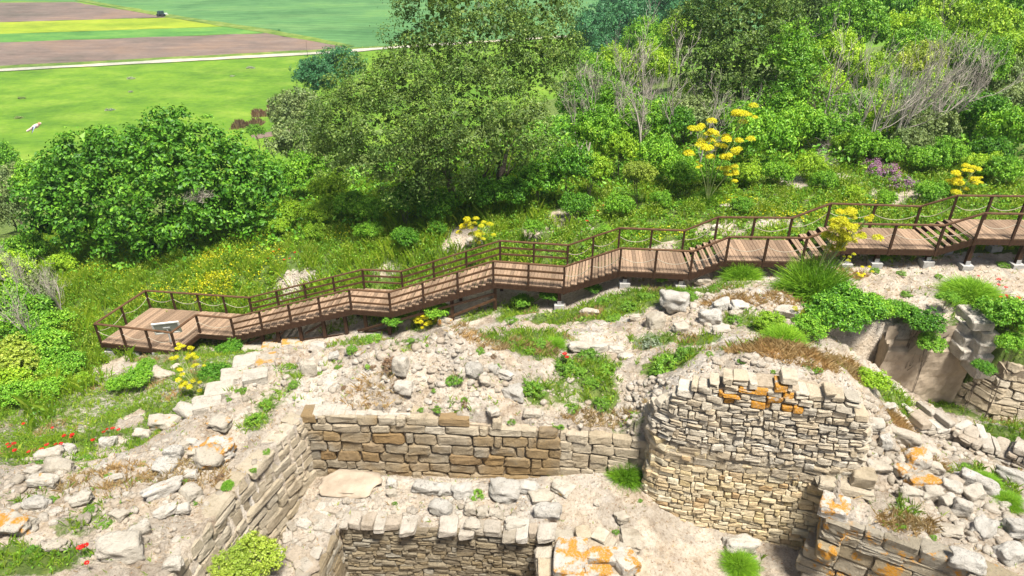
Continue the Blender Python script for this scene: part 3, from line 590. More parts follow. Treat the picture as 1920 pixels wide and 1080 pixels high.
# left wall of the excavation, facing right
W2 = [(-5.62, 14.7), (-6.1, 13.4), (-6.55, 12.2), (-6.85, 10.9), (-7.1, 9.5), (-7.6, 7.0)]
t3 = wall_thing('retaining_wall', 'tall pale wall of long slanting blocks on the left side of the excavation', 'stone wall', (-6.5, 12, 20))
mb = MB(); wall_face(mb, rg, W2, [20.2, 20.1, 20.0, 20.0, 19.9, 19.9], [22.55, 22.5, 22.55, 22.6, 22.65, 22.7], .3, .66, .5, .07, .17, 6, .1, .024, k=4.6, out=-1, ragged=.1, var=.35); part(mb, 'blocks', [M['ashlar_pale']], t3)
part(core(W2, [20.2, 20.1, 20, 20, 19.9, 19.9], [22.45, 22.4, 22.45, 22.5, 22.5, 22.55], .07, -.02, .35, out=-1), 'earth_core', [M['mortar']], t3)
# low inner wall with a rubble top
W3 = [(-4.32, 12.1), (-2, 11.98), (0.95, 11.68)]
t4 = wall_thing('inner_wall', 'low brown wall of small flat stones with a rubble top inside the excavation', 'stone wall', (-1.7, 12, 20))
mb = MB(); wall_face(mb, rg, W3, [18.3, 18.3, 18.3], [21.07, 21.07, 21.07], .135, .3, .4, .05, .12, 4, .2, .012, var=.5); part(mb, 'courses', [M['inner']], t4)
mb = MB(); s = -4.3
while s < .85:
    w_ = rg.uniform(.16, .5); y = 12.1 - (s + 4.3) * .082 + rg.normal(0, .035)
    if rg.random() < .12: s += w_ * .7; continue
    stone(mb, rg, (s + w_ / 2, y + .16, 21.17 + rg.normal(0, .03)), w_ - .015, .42 + rg.uniform(-.12, .2), .2 + rg.uniform(-.06, .06), (1, -.08 + rg.normal(0, .08), rg.normal(0, .05)), (.08, 1, 0), (0, 0, 1), 4, 5, .2); s += w_
part(mb, 'coping', [M['rubble']], t4); part(core(W3, [18.3] * 3, [21.07] * 3, .05, .03, .4), 'earth_core', [M['mortar']], t4)
W3b = [(-4.62, 9.0), (-4.5, 10.8), (-4.32, 12.05)]
t5 = wall_thing('return_wall', 'short rough return wall at the left end of the low inner wall', 'stone wall', (-4.8, 10.8, 20))
mb = MB(); wall_face(mb, rg, W3b, [18.3] * 3, [21.07] * 3, .17, .42, .4, .05, .12, 4, .15, .012); part(mb, 'courses', [M['inner']], t5); part(core(W3b, [18.3] * 3, [21.07] * 3, .05, .03, .3), 'earth_core', [M['mortar']], t5)
W3c = [(-4.95, 13.45), (-5.6, 12.2), (-5.82, 10.6), (-5.95, 8.5)]
mb = MB(); wall_face(mb, rg, W3c, [19.4] * 4, [21.1] * 4, .2, .4, .4, .05, .1, 4, .15, .012); part(mb, 'trench_face', [M['rubble']], t5)
mb = MB()
for i in range(34):
    x, y = rg.uniform(-5.7, -4.5), rg.uniform(9.4, 12.6); stone(mb, rg, (x, y, H(x, y) + .03), rg.uniform(.15, .5), rg.uniform(.15, .4), rg.uniform(.08, .16), (math.cos(i), math.sin(i), .05), (-math.sin(i), math.cos(i), .03), (0, 0, 1), 4, 5, .15)
part(mb, 'rubble_top', [M['rubble']], t5)
W3d = [(-4.9, 13.55), (-2, 13.85), (0.3, 13.72), (1.0, 13.2)]
# tower
t6 = wall_thing('ruined_tower', 'tall curved tower face of cream courses below and grey rubble courses above', 'ruin', (6, 13, 20))
TW = [(3.52, 14.3), (3.5, 13.5), (3.85, 13.22), (4.6, 13.0), (5.4, 12.84), (6.2, 12.68), (7.0, 12.5), (7.78, 12.3), (7.95, 12.7)]
tb = [20.9, 20.75, 20.6, 20.25, 20.1, 20.05, 19.95, 19.9, 19.9]
mb = MB(); wall_face(mb, rg, TW, tb, [22.75, 22.75, 22.7, 22.6, 22.5, 22.45, 22.4, 22.3, 22.3], .15, .26, .4, .09, .1, 4, .1, .014); part(mb, 'lower_courses', [M['tower_low']], t6)
TU = [(3.55, 14.5), (3.62, 13.75), (4.0, 13.42), (4.72, 13.18), (5.5, 13.0), (6.3, 12.85), (7.1, 12.68), (7.9, 12.48), (8.4, 12.42), (8.7, 12.95)]
ub = [22.6, 22.6, 22.6, 22.5, 22.45, 22.4, 22.35, 22.3, 22.3, 22.5]
ut = [23.4, 23.9, 24.3, 24.75, 25.0, 25.05, 24.95, 24.7, 24.1, 23.5]
def hole(s, z): return (22.42 < z < 22.68) and (2.25 < s < 2.42 or 2.85 < s < 3.02)
mb = MB(); wall_face(mb, rg, TU, [q + .42 for q in ub], ut, .165, .27, .45, .1, .1, 4, .3, .012, ragged=.3, k=5.5, var=.55, mfun=lambda s, z, r: 1 if (z > 24.2 and 1.5 < s < 4.4 and r.random() < .34) else 0); part(mb, 'upper_courses', [M['tower_up'], M['orange']], t6)
mb = MB(); wall_face(mb, rg, TU, ub, [q + .5 for q in ub], .24, .46, .5, .1, .1, 6, .1, .012, skip=hole); part(mb, 'block_course', [M['ashlar_pale']], t6)
mb = MB(); stone(mb, rg, (8.1, 12.2, 22.42), 1.3, .5, .17, (.97, -.2, -.08), (.2, .97, 0), (.05, 0, 1), 6, 7); stone(mb, rg, (8.45, 12.25, 22.66), .55, .5, .36, (.9, -.3, .1), (.3, .9, 0), (0, 0, 1), 6, 5); part(mb, 'overhanging_slab', [M['ashlar_pale']], t6)
part(core(TW, tb, [22.6] * 9, .09, .02, .5, seg=24), 'earth_core', [M['mortar']], t6)
part(core(TU, ub, [u - .25 for u in ut], .1, .05, .7, seg=24), 'upper_earth_core', [M['mortar']], t6)
# masonry stump, bottom centre
t7 = wall_thing('masonry_stump', 'stump of masonry with orange lichen slabs at the bottom centre', 'ruin', (1.9, 10.7, 20.1))
SQ = [(0.98, 11.75), (1.0, 9.0), (2.6, 9.0), (3.0, 10.3), (2.75, 11.3), (1.9, 11.8), (0.98, 11.75)]
mb = MB(); wall_face(mb, rg, SQ, [19.9] * 7, [21.1] * 7, .18, .36, .4, .05, .06, 4, .25, var=.6, out=-1, ragged=.25); part(mb, 'courses', [M['tower_up']], t7)
mb = MB()
V = [(x, y, z_) for z_ in (19.8, 21.25) for x, y in ((1.05, 11.6), (1.1, 9.1), (2.5, 9.1), (2.85, 10.4), (2.6, 11.2), (1.9, 11.6))]
mb.add(V, [(0, 1, 7, 6), (1, 2, 8, 7), (2, 3, 9, 8), (3, 4, 10, 9), (4, 5, 11, 10), (5, 0, 6, 11)]); mb.add(V, [(6, 7, 8, 9, 10, 11)]); part(mb, 'earth_core', [M['mortar']], t7)
mb = MB()
for x, y, sx, sy, sz, r_ in ((1.38, 11.05, .75, 1.1, .22, -.12), (2.15, 11.0, .85, .4, .3, -.1), (2.0, 10.55, .6, .3, .3, .05), (2.65, 10.85, .5, .55, .3, .5), (1.55, 10.25, .7, .4, .25, .1), (2.35, 10.2, .5, .4, .3, -.3), (1.95, 10.15, .3, .3, .28, .3), (1.3, 9.8, .5, .4, .25, 0), (2.5, 9.7, .6, .4, .3, .2), (1.9, 9.7, .5, .35, .25, .1)):
    stone(mb, rg, (x, y, 21.3 + sz * .25), sx, sy, sz, (math.cos(r_), math.sin(r_), .03), (-math.sin(r_), math.cos(r_), .05), (0, 0, 1), 6, 5, .14, .05)
part(mb, 'cap_stones', [M['lime_lichen']], t7)
# lichened wall, bottom right
t8 = wall_thing('lichened_wall', 'brown block wall with orange lichen holding the bank at the lower right', 'stone wall', (8.3, 10.8, 20))
W5 = [(7.75, 12.3), (7.25, 11.35), (8.2, 10.8), (9.5, 10.02), (11, 9.1)]
mb = MB(); wall_face(mb, rg, W5, [19.8] * 5, [22.25, 22.4, 22.3, 22.2, 22.2], .36, .75, .5, .06, .1, 6, .15); part(mb, 'blocks', [M['buttress']], t8)
part(core(W5, [19.8] * 5, [22.2, 22.3, 22.2, 22.1, 22.1], .06, .02, .35), 'earth_core', [M['mortar']], t8)
mb = MB(); stone(mb, rg, (7.55, 11.55, 22.42), .62, .6, .34, (.9, -.42, 0), (.42, .9, 0), (0, 0, 1), 6, 5); part(mb, 'corner_block', [M['lime_lichen']], t8)
# plastered back of the right hand pit
t9 = wall_thing('earth_section', 'bare sandy earth section with a plastered face at the back of the right pit', 'earth wall', (14.4, 20.1, 19))
mb = MB(); nx, nz = 46, 30
V = []
for j in range(nz + 1):
    for i in range(nx + 1):
        u, t_ = i / nx, j / nz; x = 12.95 + 3.2 * u; zz = 18.6 + 3.3 * t_
        y = 19.98 - .1 * (1 - t_) + .06 * mn.fractal((x * 2, zz * 2, 1.7), 1, 2, 5) + (.16 if (t_ > .72 and mn.noise((x * 1.3, zz, 0)) > -.1) else 0) + .1 * (t_ > .8)
        V.append((x, y, zz))
mb.add(V, [(j * (nx + 1) + i, j * (nx + 1) + i + 1, (j + 1) * (nx + 1) + i + 1, (j + 1) * (nx + 1) + i) for j in range(nz) for i in range(nx)]); 
M['section'] = plain_mat('sandy_section', (0.25, 0.20, 0.145), (0.40, 0.33, 0.25), 2.5, .95, .9)
part(mb, 'plastered_face', [M['section']], t9)
mb = MB(); V = []
for j in range(21):
    for i in range(9):
        zz = 18.7 + 2.9 * j / 20; y = 20.1 - 1.0 * i / 8 * (0.5 + .5 * j / 20); V.append((12.95 - .12 + .05 * mn.noise((y * 3, zz * 3, 0)) - .25 * i / 8, y, zz))
mb.add(V, [(j * 9 + i, j * 9 + i + 1, (j + 1) * 9 + i + 1, (j + 1) * 9 + i) for j in range(20) for i in range(8)]); part(mb, 'side_face', [M['section']], t9)
# stepped block wall at the right of the pit
t10 = wall_thing('stepped_wall', 'pale stepped wall of squared blocks climbing the right side of the pit', 'stone wall', (17, 19, 20))
mb = MB()
rows = [(1818,590,22.05),(1812,612,21.75),(1806,633,21.4),(1805,655,21.05)]
for i, (px, py, zz) in enumerate(rows):
    c = P(px, py, zz); stone(mb, rg, c, .62, .7, .42, (.97, .2, -.1), (-.2, .97, .1), (.1, -.1, 1), 6, 8, .08)
for i, (px, py, zz) in enumerate([(1838,608,21.95),(1833,630,21.6),(1830,652,21.2),(1828,674,20.85),(1823,662,20.6),(1842,625,22.0)][:5]):
    c = P(px + 3, py + 14, zz - .2); stone(mb, rg, c, .62, .75, .42, (.97, .15, -.1), (-.15, .97, .1), (.1, -.1, 1), 6, 8, .08)
c = P(1838, 606, 22.15); stone(mb, rg, c, .7, .5, .35, (1, -.1, 0), (.1, 1, 0), (0, 0, 1), 6, 6, .1)
part(mb, 'blocks', [M['lime']], t10)
W6 = [(16.15, 20.0), (16.7, 18.9), (18.4, 18.2), (20.5, 17.4)]
mb = MB(); wall_face(mb, rg, W6, [18.8, 18.9, 19.0, 19.3], [21.3, 20.8, 21.4, 21.8], .3, .55, .5, .35, .2, 6, .12, ragged=.25, k=6); part(mb, 'lower_blocks', [M['ashlar_pale']], t10)
part(core(W6, [18.8, 18.9, 19.0, 19.3], [21.1, 20.6, 21.2, 21.6], .35, .1, .4), 'earth_core', [M['mortar']], t10)
# broken ridge wall in front of the right pit
t11 = wall_thing('broken_wall', 'broken dark rubble wall snaking along the near lip of the right pit', 'stone wall', (14.5, 15.8, 20.5))
W7 = [tuple(hit(1722, 812)[:2]), tuple(hit(1775, 820)[:2]), tuple(hit(1830, 850)[:2]), tuple(hit(1880, 868)[:2]), tuple(hit(1930, 880)[:2])]
hz = [H(*q) for q in W7]
mb = MB(); wall_face(mb, rg, W7, [q - .2 for q in hz], [q + .55 for q in hz], .2, .32, .6, .1, .2, 4, .3, ragged=.3, k=4.0); wall_face(mb, rg, [(x, y + .45) for x, y in W7], [q + .0 for q in hz], [q + .5 for q in hz], .2, .32, .6, .1, .2, 4, .3, ragged=.3, k=4.0)
part(mb, 'stones', [M['rubble']], t11)
# ------------------------------------------------------------------ loose stones
import bmesh
def ico(sub):
    bm = bmesh.new(); bmesh.ops.create_icosphere(bm, subdivisions=sub, radius=1); bm.verts.ensure_lookup_table()
    V = np.array([v.co[:] for v in bm.verts]); F = np.array([[v.index for v in f.verts] for f in bm.faces]); bm.free(); return V, F
ICO = {k: ico(k) for k in (1, 2, 3, 4)}
def boulder(rng, sx, sy, sz, sub=3, box=0.5, amp=.06, sharp=34):
    """angular stone: a soft intersection of half spaces, roughened"""
    D, F = ICO[sub]
    N = rng.normal(0, 1, (11, 3)); N /= np.linalg.norm(N, axis=1)[:, None]; hN = rng.uniform(.72, 1.0, 11)
    B = np.array([[1, 0, 0], [-1, 0, 0], [0, 1, 0], [0, -1, 0], [0, 0, 1], [0, 0, -1]], float) + rng.normal(0, .12, (6, 3)); B /= np.linalg.norm(B, axis=1)[:, None]
    N = np.r_[N, B]; hN = np.r_[hN * (1 + (.5 if box == 'drum' else box) * .35), np.full(6, .8)]
    if box == 'drum':
        an = np.arange(18) * math.pi / 9; N = np.r_[np.c_[np.cos(an), np.sin(an), 0 * an], [[0, 0, 1], [0, 0, -1]]]; hN = np.r_[np.full(18, .95) + rng.normal(0, .02, 18), .9, .9]
    q = np.maximum(D @ N.T, 1e-3) / hN; r = 1 / np.sum(q ** sharp, axis=1) ** (1 / sharp)
    V = D * r[:, None]
    for f in (2.5, 5.5, 11):
        K = rng.normal(0, f, (3, 3)); V = V * (1 + amp * (2.5 / f) ** .8 * np.sin(V @ K + rng.uniform(0, 6, 3)).sum(1)[:, None] * .6)
    if sub >= 3:
        o_ = rng.uniform(0, 50); V = V * (1 + .16 * np.array([mn.fractal((a * 1.6 + o_, b * 1.6, c * 1.6), 1.0, 2.1, 5) for a, b, c in V]))[:, None]
    return V * np.array([sx, sy, sz]) / 2, F
def rock(px, py, wpx, asp, hgt, rot, mt, label, name='boulder', cat='stone', box=.5, group=None, sink=.18, tilt=(0, 0), lift=0.0, sub=4):
    c = hit(px, py); s = wpx / pxm(c); rng = np.random.default_rng(int(px * 7 + py))
    V, F = boulder(rng, s, s * asp, s * hgt, sub, box)
    o = link(name, mesh(name, V, [F], M[mt], smooth=True))
    o.location = (c[0], c[1], H(c[0], c[1]) + s * hgt * (.5 - sink) + lift); o.rotation_euler = (R(tilt[0]), R(tilt[1]), R(rot))
    return tag(o, label, cat, group)
# px, py, width px, depth ratio, height ratio, rotation, material, label
for a in [
 (1262,577,62,.7,.62,-20,'grey','big rounded grey boulder with dark lichen on the grassy rise'),
 (1227,612,40,.9,.85,30,'lime','upright squared pale block with pitted face below the big grey boulder'),
 (1330,603,50,.7,.6,-15,'grey','cracked grey boulder heading the rock line right of the grassy rise'),
 (1385,580,40,.7,.5,0,'lime','pale flat topped rock behind the cracked grey boulder'),
 (1350,578,40,.6,.5,10,'grey','grey rock wedged between cracked boulder and flat topped rock'),
 (1475,590,48,.7,.45,-25,'lime_some','jutting pale rock ledge left of the hanging shrubs'),
 (1320,530,34,.5,.4,0,'lime','pale rock under the feathery bush beside the steps'),
 (1350,622,44,.6,.35,10,'lime','low white rock in the grass below the cracked boulder'),
 (1275,622,34,.8,.6,15,'lime','small grey block right of the upright squared block'),
 (1190,600,24,.8,.6,0,'lime','small pale stone left of the upright squared block'),
 (1105,590,40,.5,.4,-10,'lime','flat white rock half buried in the grassy slope'),
 (1085,655,46,.5,.4,0,'lime','leftmost white block of the short kerb in the grass'),
 (1120,657,40,.5,.45,5,'lime','middle white block of the short kerb in the grass'),
 (1155,660,38,.5,.4,-6,'lime','rightmost white block of the short kerb in the grass'),
 (1175,675,34,.6,.5,20,'lime','pale stone with rounded edges beside a silvery plant'),
 (962,742,44,.75,.6,-15,'grey','round grey boulder on the slope left of the long grass'),
 (925,785,26,.8,.6,40,'lime','small tilted white cube of stone near the wall top'),
 (998,780,42,.5,.4,0,'lime','long pale stone lying above the ashlar wall'),
 (890,700,38,.8,.7,10,'grey','pitted grey rock on the pale mound'),
 (925,698,26,.8,.7,-30,'grey','small pitted rock right of the pitted grey rock'),
 (948,708,34,.6,.5,-30,'lime','sloping white stone at the right edge of the pale mound'),
 (910,720,24,.8,.7,0,'lime','small pale rock below the pitted grey rock'),
 (580,704,34,.6,1.1,15,'lime','standing grey stone on the flat wall top'),
 (596,655,34,.7,.55,0,'lime','white rounded stone beside the orange paving blocks'),
 (628,672,26,.8,.6,20,'grey','small dark stone near the white rounded stone'),
 (750,700,34,.8,1.3,0,'lime','upright lumpy rock standing on the pale mound'),
 (758,735,40,.7,.7,-10,'lime','broken rock under the upright lumpy rock'),
 (835,607,30,.6,.6,0,'lime_lichen','orange pointed stone on the crest below the boardwalk'),
 (305,713,50,.6,.5,-12,'lime','white boulder lying on the green slope below the platform'),
 (332,690,24,.6,.4,30,'lime','flat white stone under the platform corner'),
 (412,850,62,.95,.42,10,'lime_lichen','large round drum stone with orange rim on the left wall'),
 (416,800,46,.9,.5,-10,'lime_some','rounded capstone leaning on the large drum stone'),
 (395,868,50,.95,.6,25,'lime_some','second round drum stone set on edge behind small orange stones'),
 (368,858,30,.8,.8,0,'lime_lichen','small triangular stone leaning on the second drum'),
 (362,832,26,.7,.6,-20,'lime_lichen','small orange stone on top of the stone heap by the drum'),
 (378,842,22,.9,1,0,'grey','small dark round stone in the stone heap by the drum'),
 (348,838,22,.8,.7,40,'lime_lichen','orange chip of stone at the left of the stone heap'),
 (330,855,34,.8,.8,0,'grey','grey rock left of the stone heap by the drum'),
 (312,884,50,.7,.5,-20,'grey','dark pitted boulder in front of the stone heap'),
 (310,925,78,.35,.4,42,'lime_some','long slanting slab below the dark pitted boulder'),
 (360,930,44,.8,.6,-30,'lime','broken white rock right of the long slanting slab'),
 (346,960,26,.8,.8,10,'lime','rounded white stone below the broken white rock'),
 (312,965,48,.5,.45,35,'lime','pale pointed rock below the long slanting slab'),
 (360,895,28,.8,.7,0,'lime','upright grey stone below the second drum'),
 (220,902,36,.55,.45,25,'lime','flat pale stone in the middle of the left wall top'),
 (115,885,64,.5,.45,-6,'lime','long white block near the left end of the rubble edge'),
 (85,910,64,.45,.45,0,'lime_some','long cream block below the long white block'),
 (65,888,32,.7,.6,0,'lime','small rounded stone left of the long white block'),
 (100,862,50,.6,.6,10,'lime','pale rock heaped above the long white block'),
 (130,848,36,.6,.6,-20,'grey','grey rock at the crest of the rubble edge'),
 (205,838,32,.7,.8,10,'grey','grey boulder among the small stones of the rubble edge'),
 (310,800,62,.6,.5,-5,'lime_some','broad cream boulder at the edge above the poppies'),
 (270,818,30,.7,.6,0,'lime','pale stone left of the broad cream boulder'),
 (355,778,66,.5,.4,-25,'lime','long white slab on the left wall edge above the broad cream boulder'),
 (20,990,110,.5,.3,-8,'lime_lichen','large flat orange slab at the left margin'),
 (230,1035,88,.75,.55,15,'lime','biggest white boulder on the left wall near the bottom edge'),
 (262,1000,46,.6,.5,40,'lime','pointed pale rock above the biggest white boulder'),
 (70,950,50,.6,.5,0,'grey','grey stone among weeds at the left wall'),
 (155,940,40,.7,.5,20,'lime','low pale stone among weeds at the left wall'),
 (110,1030,46,.6,.5,0,'lime','white rock in the weeds near the bottom left corner'),
 (225,970,36,.7,.5,-15,'lime','low stone left of the pale pointed rock'),
 (330,1070,36,.8,.7,0,'lime','upright white stone on the wall edge at the bottom'),
 (1715,870,50,.8,.8,0,'lime_lichen','topmost orange splashed boulder of the right hand heap'),
 (1725,908,62,.7,.45,0,'lime_lichen','wide flat orange boulder low in the right hand heap'),
 (1690,888,40,.7,.6,30,'lime_lichen','orange tipped stone at the left of the right hand heap'),
 (1748,882,36,.8,.6,-20,'lime_some','grey stone at the right of the right hand heap'),
 (1780,920,44,.7,.6,-30,'lime_some','cream stone right of the wide flat orange boulder'),
 (1820,936,42,.8,.8,25,'lime','white squared boulder at the right end of the stone row'),
 (1745,936,46,.7,.65,-6,'lime','rounded white boulder in the middle of the stone row'),
 (1772,950,32,.8,.9,20,'lime','leaning stone between white boulders of the stone row'),
 (1798,962,40,.8,1.0,-25,'lime','large pointed white boulder at the foot of the stone row'),
 (1705,930,46,.5,.5,-12,'lime','squared pale block at the left start of the stone row'),
 (1830,915,74,.45,.5,-38,'grey','long dark slab leaning on the right bank'),
 (1797,897,26,.8,.6,0,'grey','small dark stones cap left of the long dark slab'),
 (1900,905,80,.35,.4,-35,'grey','long weathered beam of stone at the right margin'),
 (1690,825,70,.4,.4,-38,'lime','long white fallen block on the rubble right of the tower'),
 (1640,802,36,.8,.6,0,'lime','white stone on the rubble slope beside the tower'),
 (1665,770,26,.7,.8,10,'lime','white chunk at the lip near the right pit'),
 (1645,880,44,.6,.4,-10,'lime','pale ledge stone at the foot of the rubble slope'),
 (1655,838,26,.9,1.1,0,'grey','dark eroded knob of stone on the rubble slope'),
 (1905,1000,60,.8,.6,0,'grey','grey pitted block at the right margin above the bottom corner'),
 (1840,1000,60,.7,.55,30,'grey','large grey pitted block above the bottom right corner'),
 (1890,1045,60,.7,.6,10,'grey','grey white block in the bottom right corner'),
 (1810,1060,70,.6,.5,-20,'grey','broad grey block behind the lichened wall'),
 (1780,1000,50,.6,.3,-10,'lime','flat pale rock outcrop on the bank behind the lichened wall'),
 (1550,985,16,.8,.6,0,'lime','small stone beside the corner block of the lichened wall'),
 (660,912,122,.62,.12,-4,'section','broad flat tan slab lying against the back wall'),
 (735,912,24,.9,.8,0,'lime','small speckled stone standing on the tan slab edge'),
 (735,928,20,.9,.7,20,'lime','small white stone below the speckled one'),
 (800,920,60,.5,.45,-8,'grey','dark lichened block left on the inner wall rear row'),
 (835,925,34,.7,.7,10,'grey','rounded grey block in the inner wall rear row'),
 (868,930,50,.6,.6,0,'grey','dark squared block beside the green weed on the inner wall'),
 (945,928,66,.8,.5,-8,'grey','largest speckled block at the right of the inner wall rear row'),
 (990,920,44,.6,.5,0,'grey','grey rugged stone right of the largest speckled block'),
 (1015,935,54,.7,.3,15,'lime','smooth cream slab beside the sandy floor'),
 (1055,918,48,.8,.3,-30,'lime','pale angular slab at the corner of the sandy floor'),
 (825,960,50,.6,.6,-15,'grey','dark pitted rock in the middle of the inner wall top'),
 (882,960,26,.9,1,0,'lime','speckled white stone right of the dark pitted rock'),
 (905,965,24,.9,.8,10,'lime','squared white stone in the rubble of the inner wall'),
 (888,990,38,.7,.5,-10,'lime','flat white slab low on the inner wall top'),
 (965,985,44,.7,.4,10,'lime','broad white slab near the right end of the inner wall top'),
 (930,965,32,.7,.4,-20,'lime','tan flat stone above the broad white slab'),
 (1028,970,58,.7,.7,-10,'grey','black stained boulder wrapped in dry twigs'),
 (1165,975,28,.9,.7,30,'lime','half buried grey stone on the sandy floor'),
 (1180,1015,40,1.6,.5,0,'lime','long rounded stone ridge right of the masonry stump'),
 (1118,948,12,.7,.6,0,'lime','tiny white stone alone on the sandy floor'),
 (1388,1030,66,.6,.5,0,'lime','half buried pale stone at the foot of the tower'),
 (1345,430,26,.6,.4,0,'lime','white stone on the bank behind the boardwalk railing'),
 (1575,340,22,.6,.5,0,'lime','cream block beside the purple flowers'),
 (1607,350,20,.6,.6,20,'lime_some','smaller cream block right against the purple flowers'),
 (1358,390,24,.6,.4,0,'lime','flat pale stone near the bare patch behind the railing'),
 (890,460,34,.6,.6,0,'lime_some','cream stone below the yellow flowering plant behind the steps'),
 (1055,575,14,1,.8,0,'lime','small grey stone beside the footing in the grass'),
]:
    dr_ = 'drum' in a[7] and ('large round' in a[7] or 'second round' in a[7])
    rock(*a[:7], label=a[7], box='drum' if dr_ else .5, sink=.05 if dr_ else .18, tilt=(0, 0) if 'large' in a[7] else ((24, 14) if dr_ else (0, 0)))
# the paved top of the old wall at its far end
for i, (px, py, wd, mt, lb) in enumerate([(480,655,46,'lime_some','orange tinted paving block at the far left end of the wall top'),(515,650,44,'lime_lichen','most orange paving block at the far end of the wall top'),(548,647,40,'lime_lichen','orange paving block nearest the support posts'),
  (465,682,50,'lime','pale paving block below the orange tinted one'),(505,680,46,'lime_lichen','orange patched paving block in the second row'),(440,708,50,'lime_some','cream paving block on the left edge of the wall top'),(480,710,44,'lime','white paving block in the third row of the wall top'),(415,735,52,'lime','pale worn paving block on the left edge lower down'),(390,760,50,'lime','worn paving block just above the long white slab')]):
    c = hit(px, py); s = wd / pxm(c); mb = MB(); rg2 = np.random.default_rng(i + 50)
    stone(mb, rg2, (0, 0, 0), s, s * .8, .3, (.96, .28, 0), (-.28, .96, 0), (0, 0, 1), 6, 7, .1)
    o = mb.build('paving_block', [M[mt]]); o.location = (c[0], c[1], c[2] + .02); tag(o, lb, 'stone', 'paving blocks on the old wall top')
# rubble too small to count
rgs = np.random.default_rng(11)
def rubble(name, label, areas, m):
    mb = MB()
    for px, py, rx, ry, n_, s0, s1 in areas:
        n_ = int(n_ * 1.9)
        c = hit(px, py); s_ = pxm(c); dz = abs(ray(px, py)[2]); rX, rY = rx / s_, ry / s_ / dz
        for _ in range(n_):
            a, q = rgs.uniform(0, 6.283), math.sqrt(rgs.random()); x, y = c[0] + rX * q * math.cos(a), c[1] + rY * q * math.sin(a); z_ = H(x, y)
            if abs(z_ - c[2]) > 1.3: continue
            s = s0 * (s1 / s0) ** (rgs.random() ** 1.6); V, F = boulder(rgs, s, s * rgs.uniform(.6, 1), s * rgs.uniform(.4, .8), 2 if s > .12 else 1, .5, .05)
            an = rgs.uniform(0, 6.28); ca, sa = math.cos(an), math.sin(an); V = V @ np.array([[ca, sa, 0], [-sa, ca, 0], [0, 0, 1]])
            mb.add(V + (x, y, z_ + s * rgs.uniform(-.1, .14)), F)
    return tag(mb.build(name, [m], smooth=True), label, 'rubble', kind='stuff')
rubble('rubble', 'loose small pale stones scattered over the ruins', [(760,700,150,60,60,.12,.42),(860,650,90,40,40,.1,.35),(660,700,90,50,40,.1,.34),(300,930,200,110,70,.1,.36),(120,900,140,60,50,.1,.4),(1000,740,160,60,40,.08,.3),(1350,575,130,40,50,.1,.42),(1700,900,90,70,50,.08,.35),(1860,960,80,80,50,.1,.45),(460,720,90,60,40,.08,.3),
 (810,960,190,45,150,.06,.26),(560,1010,60,50,45,.06,.25),(170,860,120,25,70,.1,.4),(120,930,130,40,60,.06,.3),(260,960,120,70,110,.04,.2),(340,840,60,40,40,.06,.22),
 (1660,830,50,60,120,.08,.34),(1590,790,40,50,40,.06,.22),(1210,760,45,60,110,.08,.32),(1240,830,20,30,20,.1,.25),(1330,700,110,25,60,.08,.3),(1480,690,70,20,40,.08,.25),
 (870,720,90,40,80,.05,.22),(780,690,90,70,70,.04,.15),(700,760,140,20,50,.04,.2),(1100,780,120,25,60,.05,.25),(1380,560,110,35,90,.06,.28),(1260,600,60,30,30,.06,.2),
 (1760,940,90,45,80,.06,.25),(1860,1000,70,50,70,.08,.35),(1640,970,50,40,25,.03,.08),(1200,970,120,70,60,.02,.06),(1430,1050,90,30,40,.02,.06),(1750,530,170,30,80,.03,.12),
 (545,535,50,14,80,.08,.3),(870,450,60,30,40,.08,.3),(1050,420,70,30,40,.08,.25),(1420,390,100,35,40,.06,.25),(1690,365,80,20,30,.06,.2),(1800,500,110,14,50,.05,.2),(1830,670,40,40,25,.1,.3),(1830,850,80,25,60,.1,.35),(460,760,100,70,60,.03,.1),(1080,740,90,40,30,.04,.14)], M['rubble'])
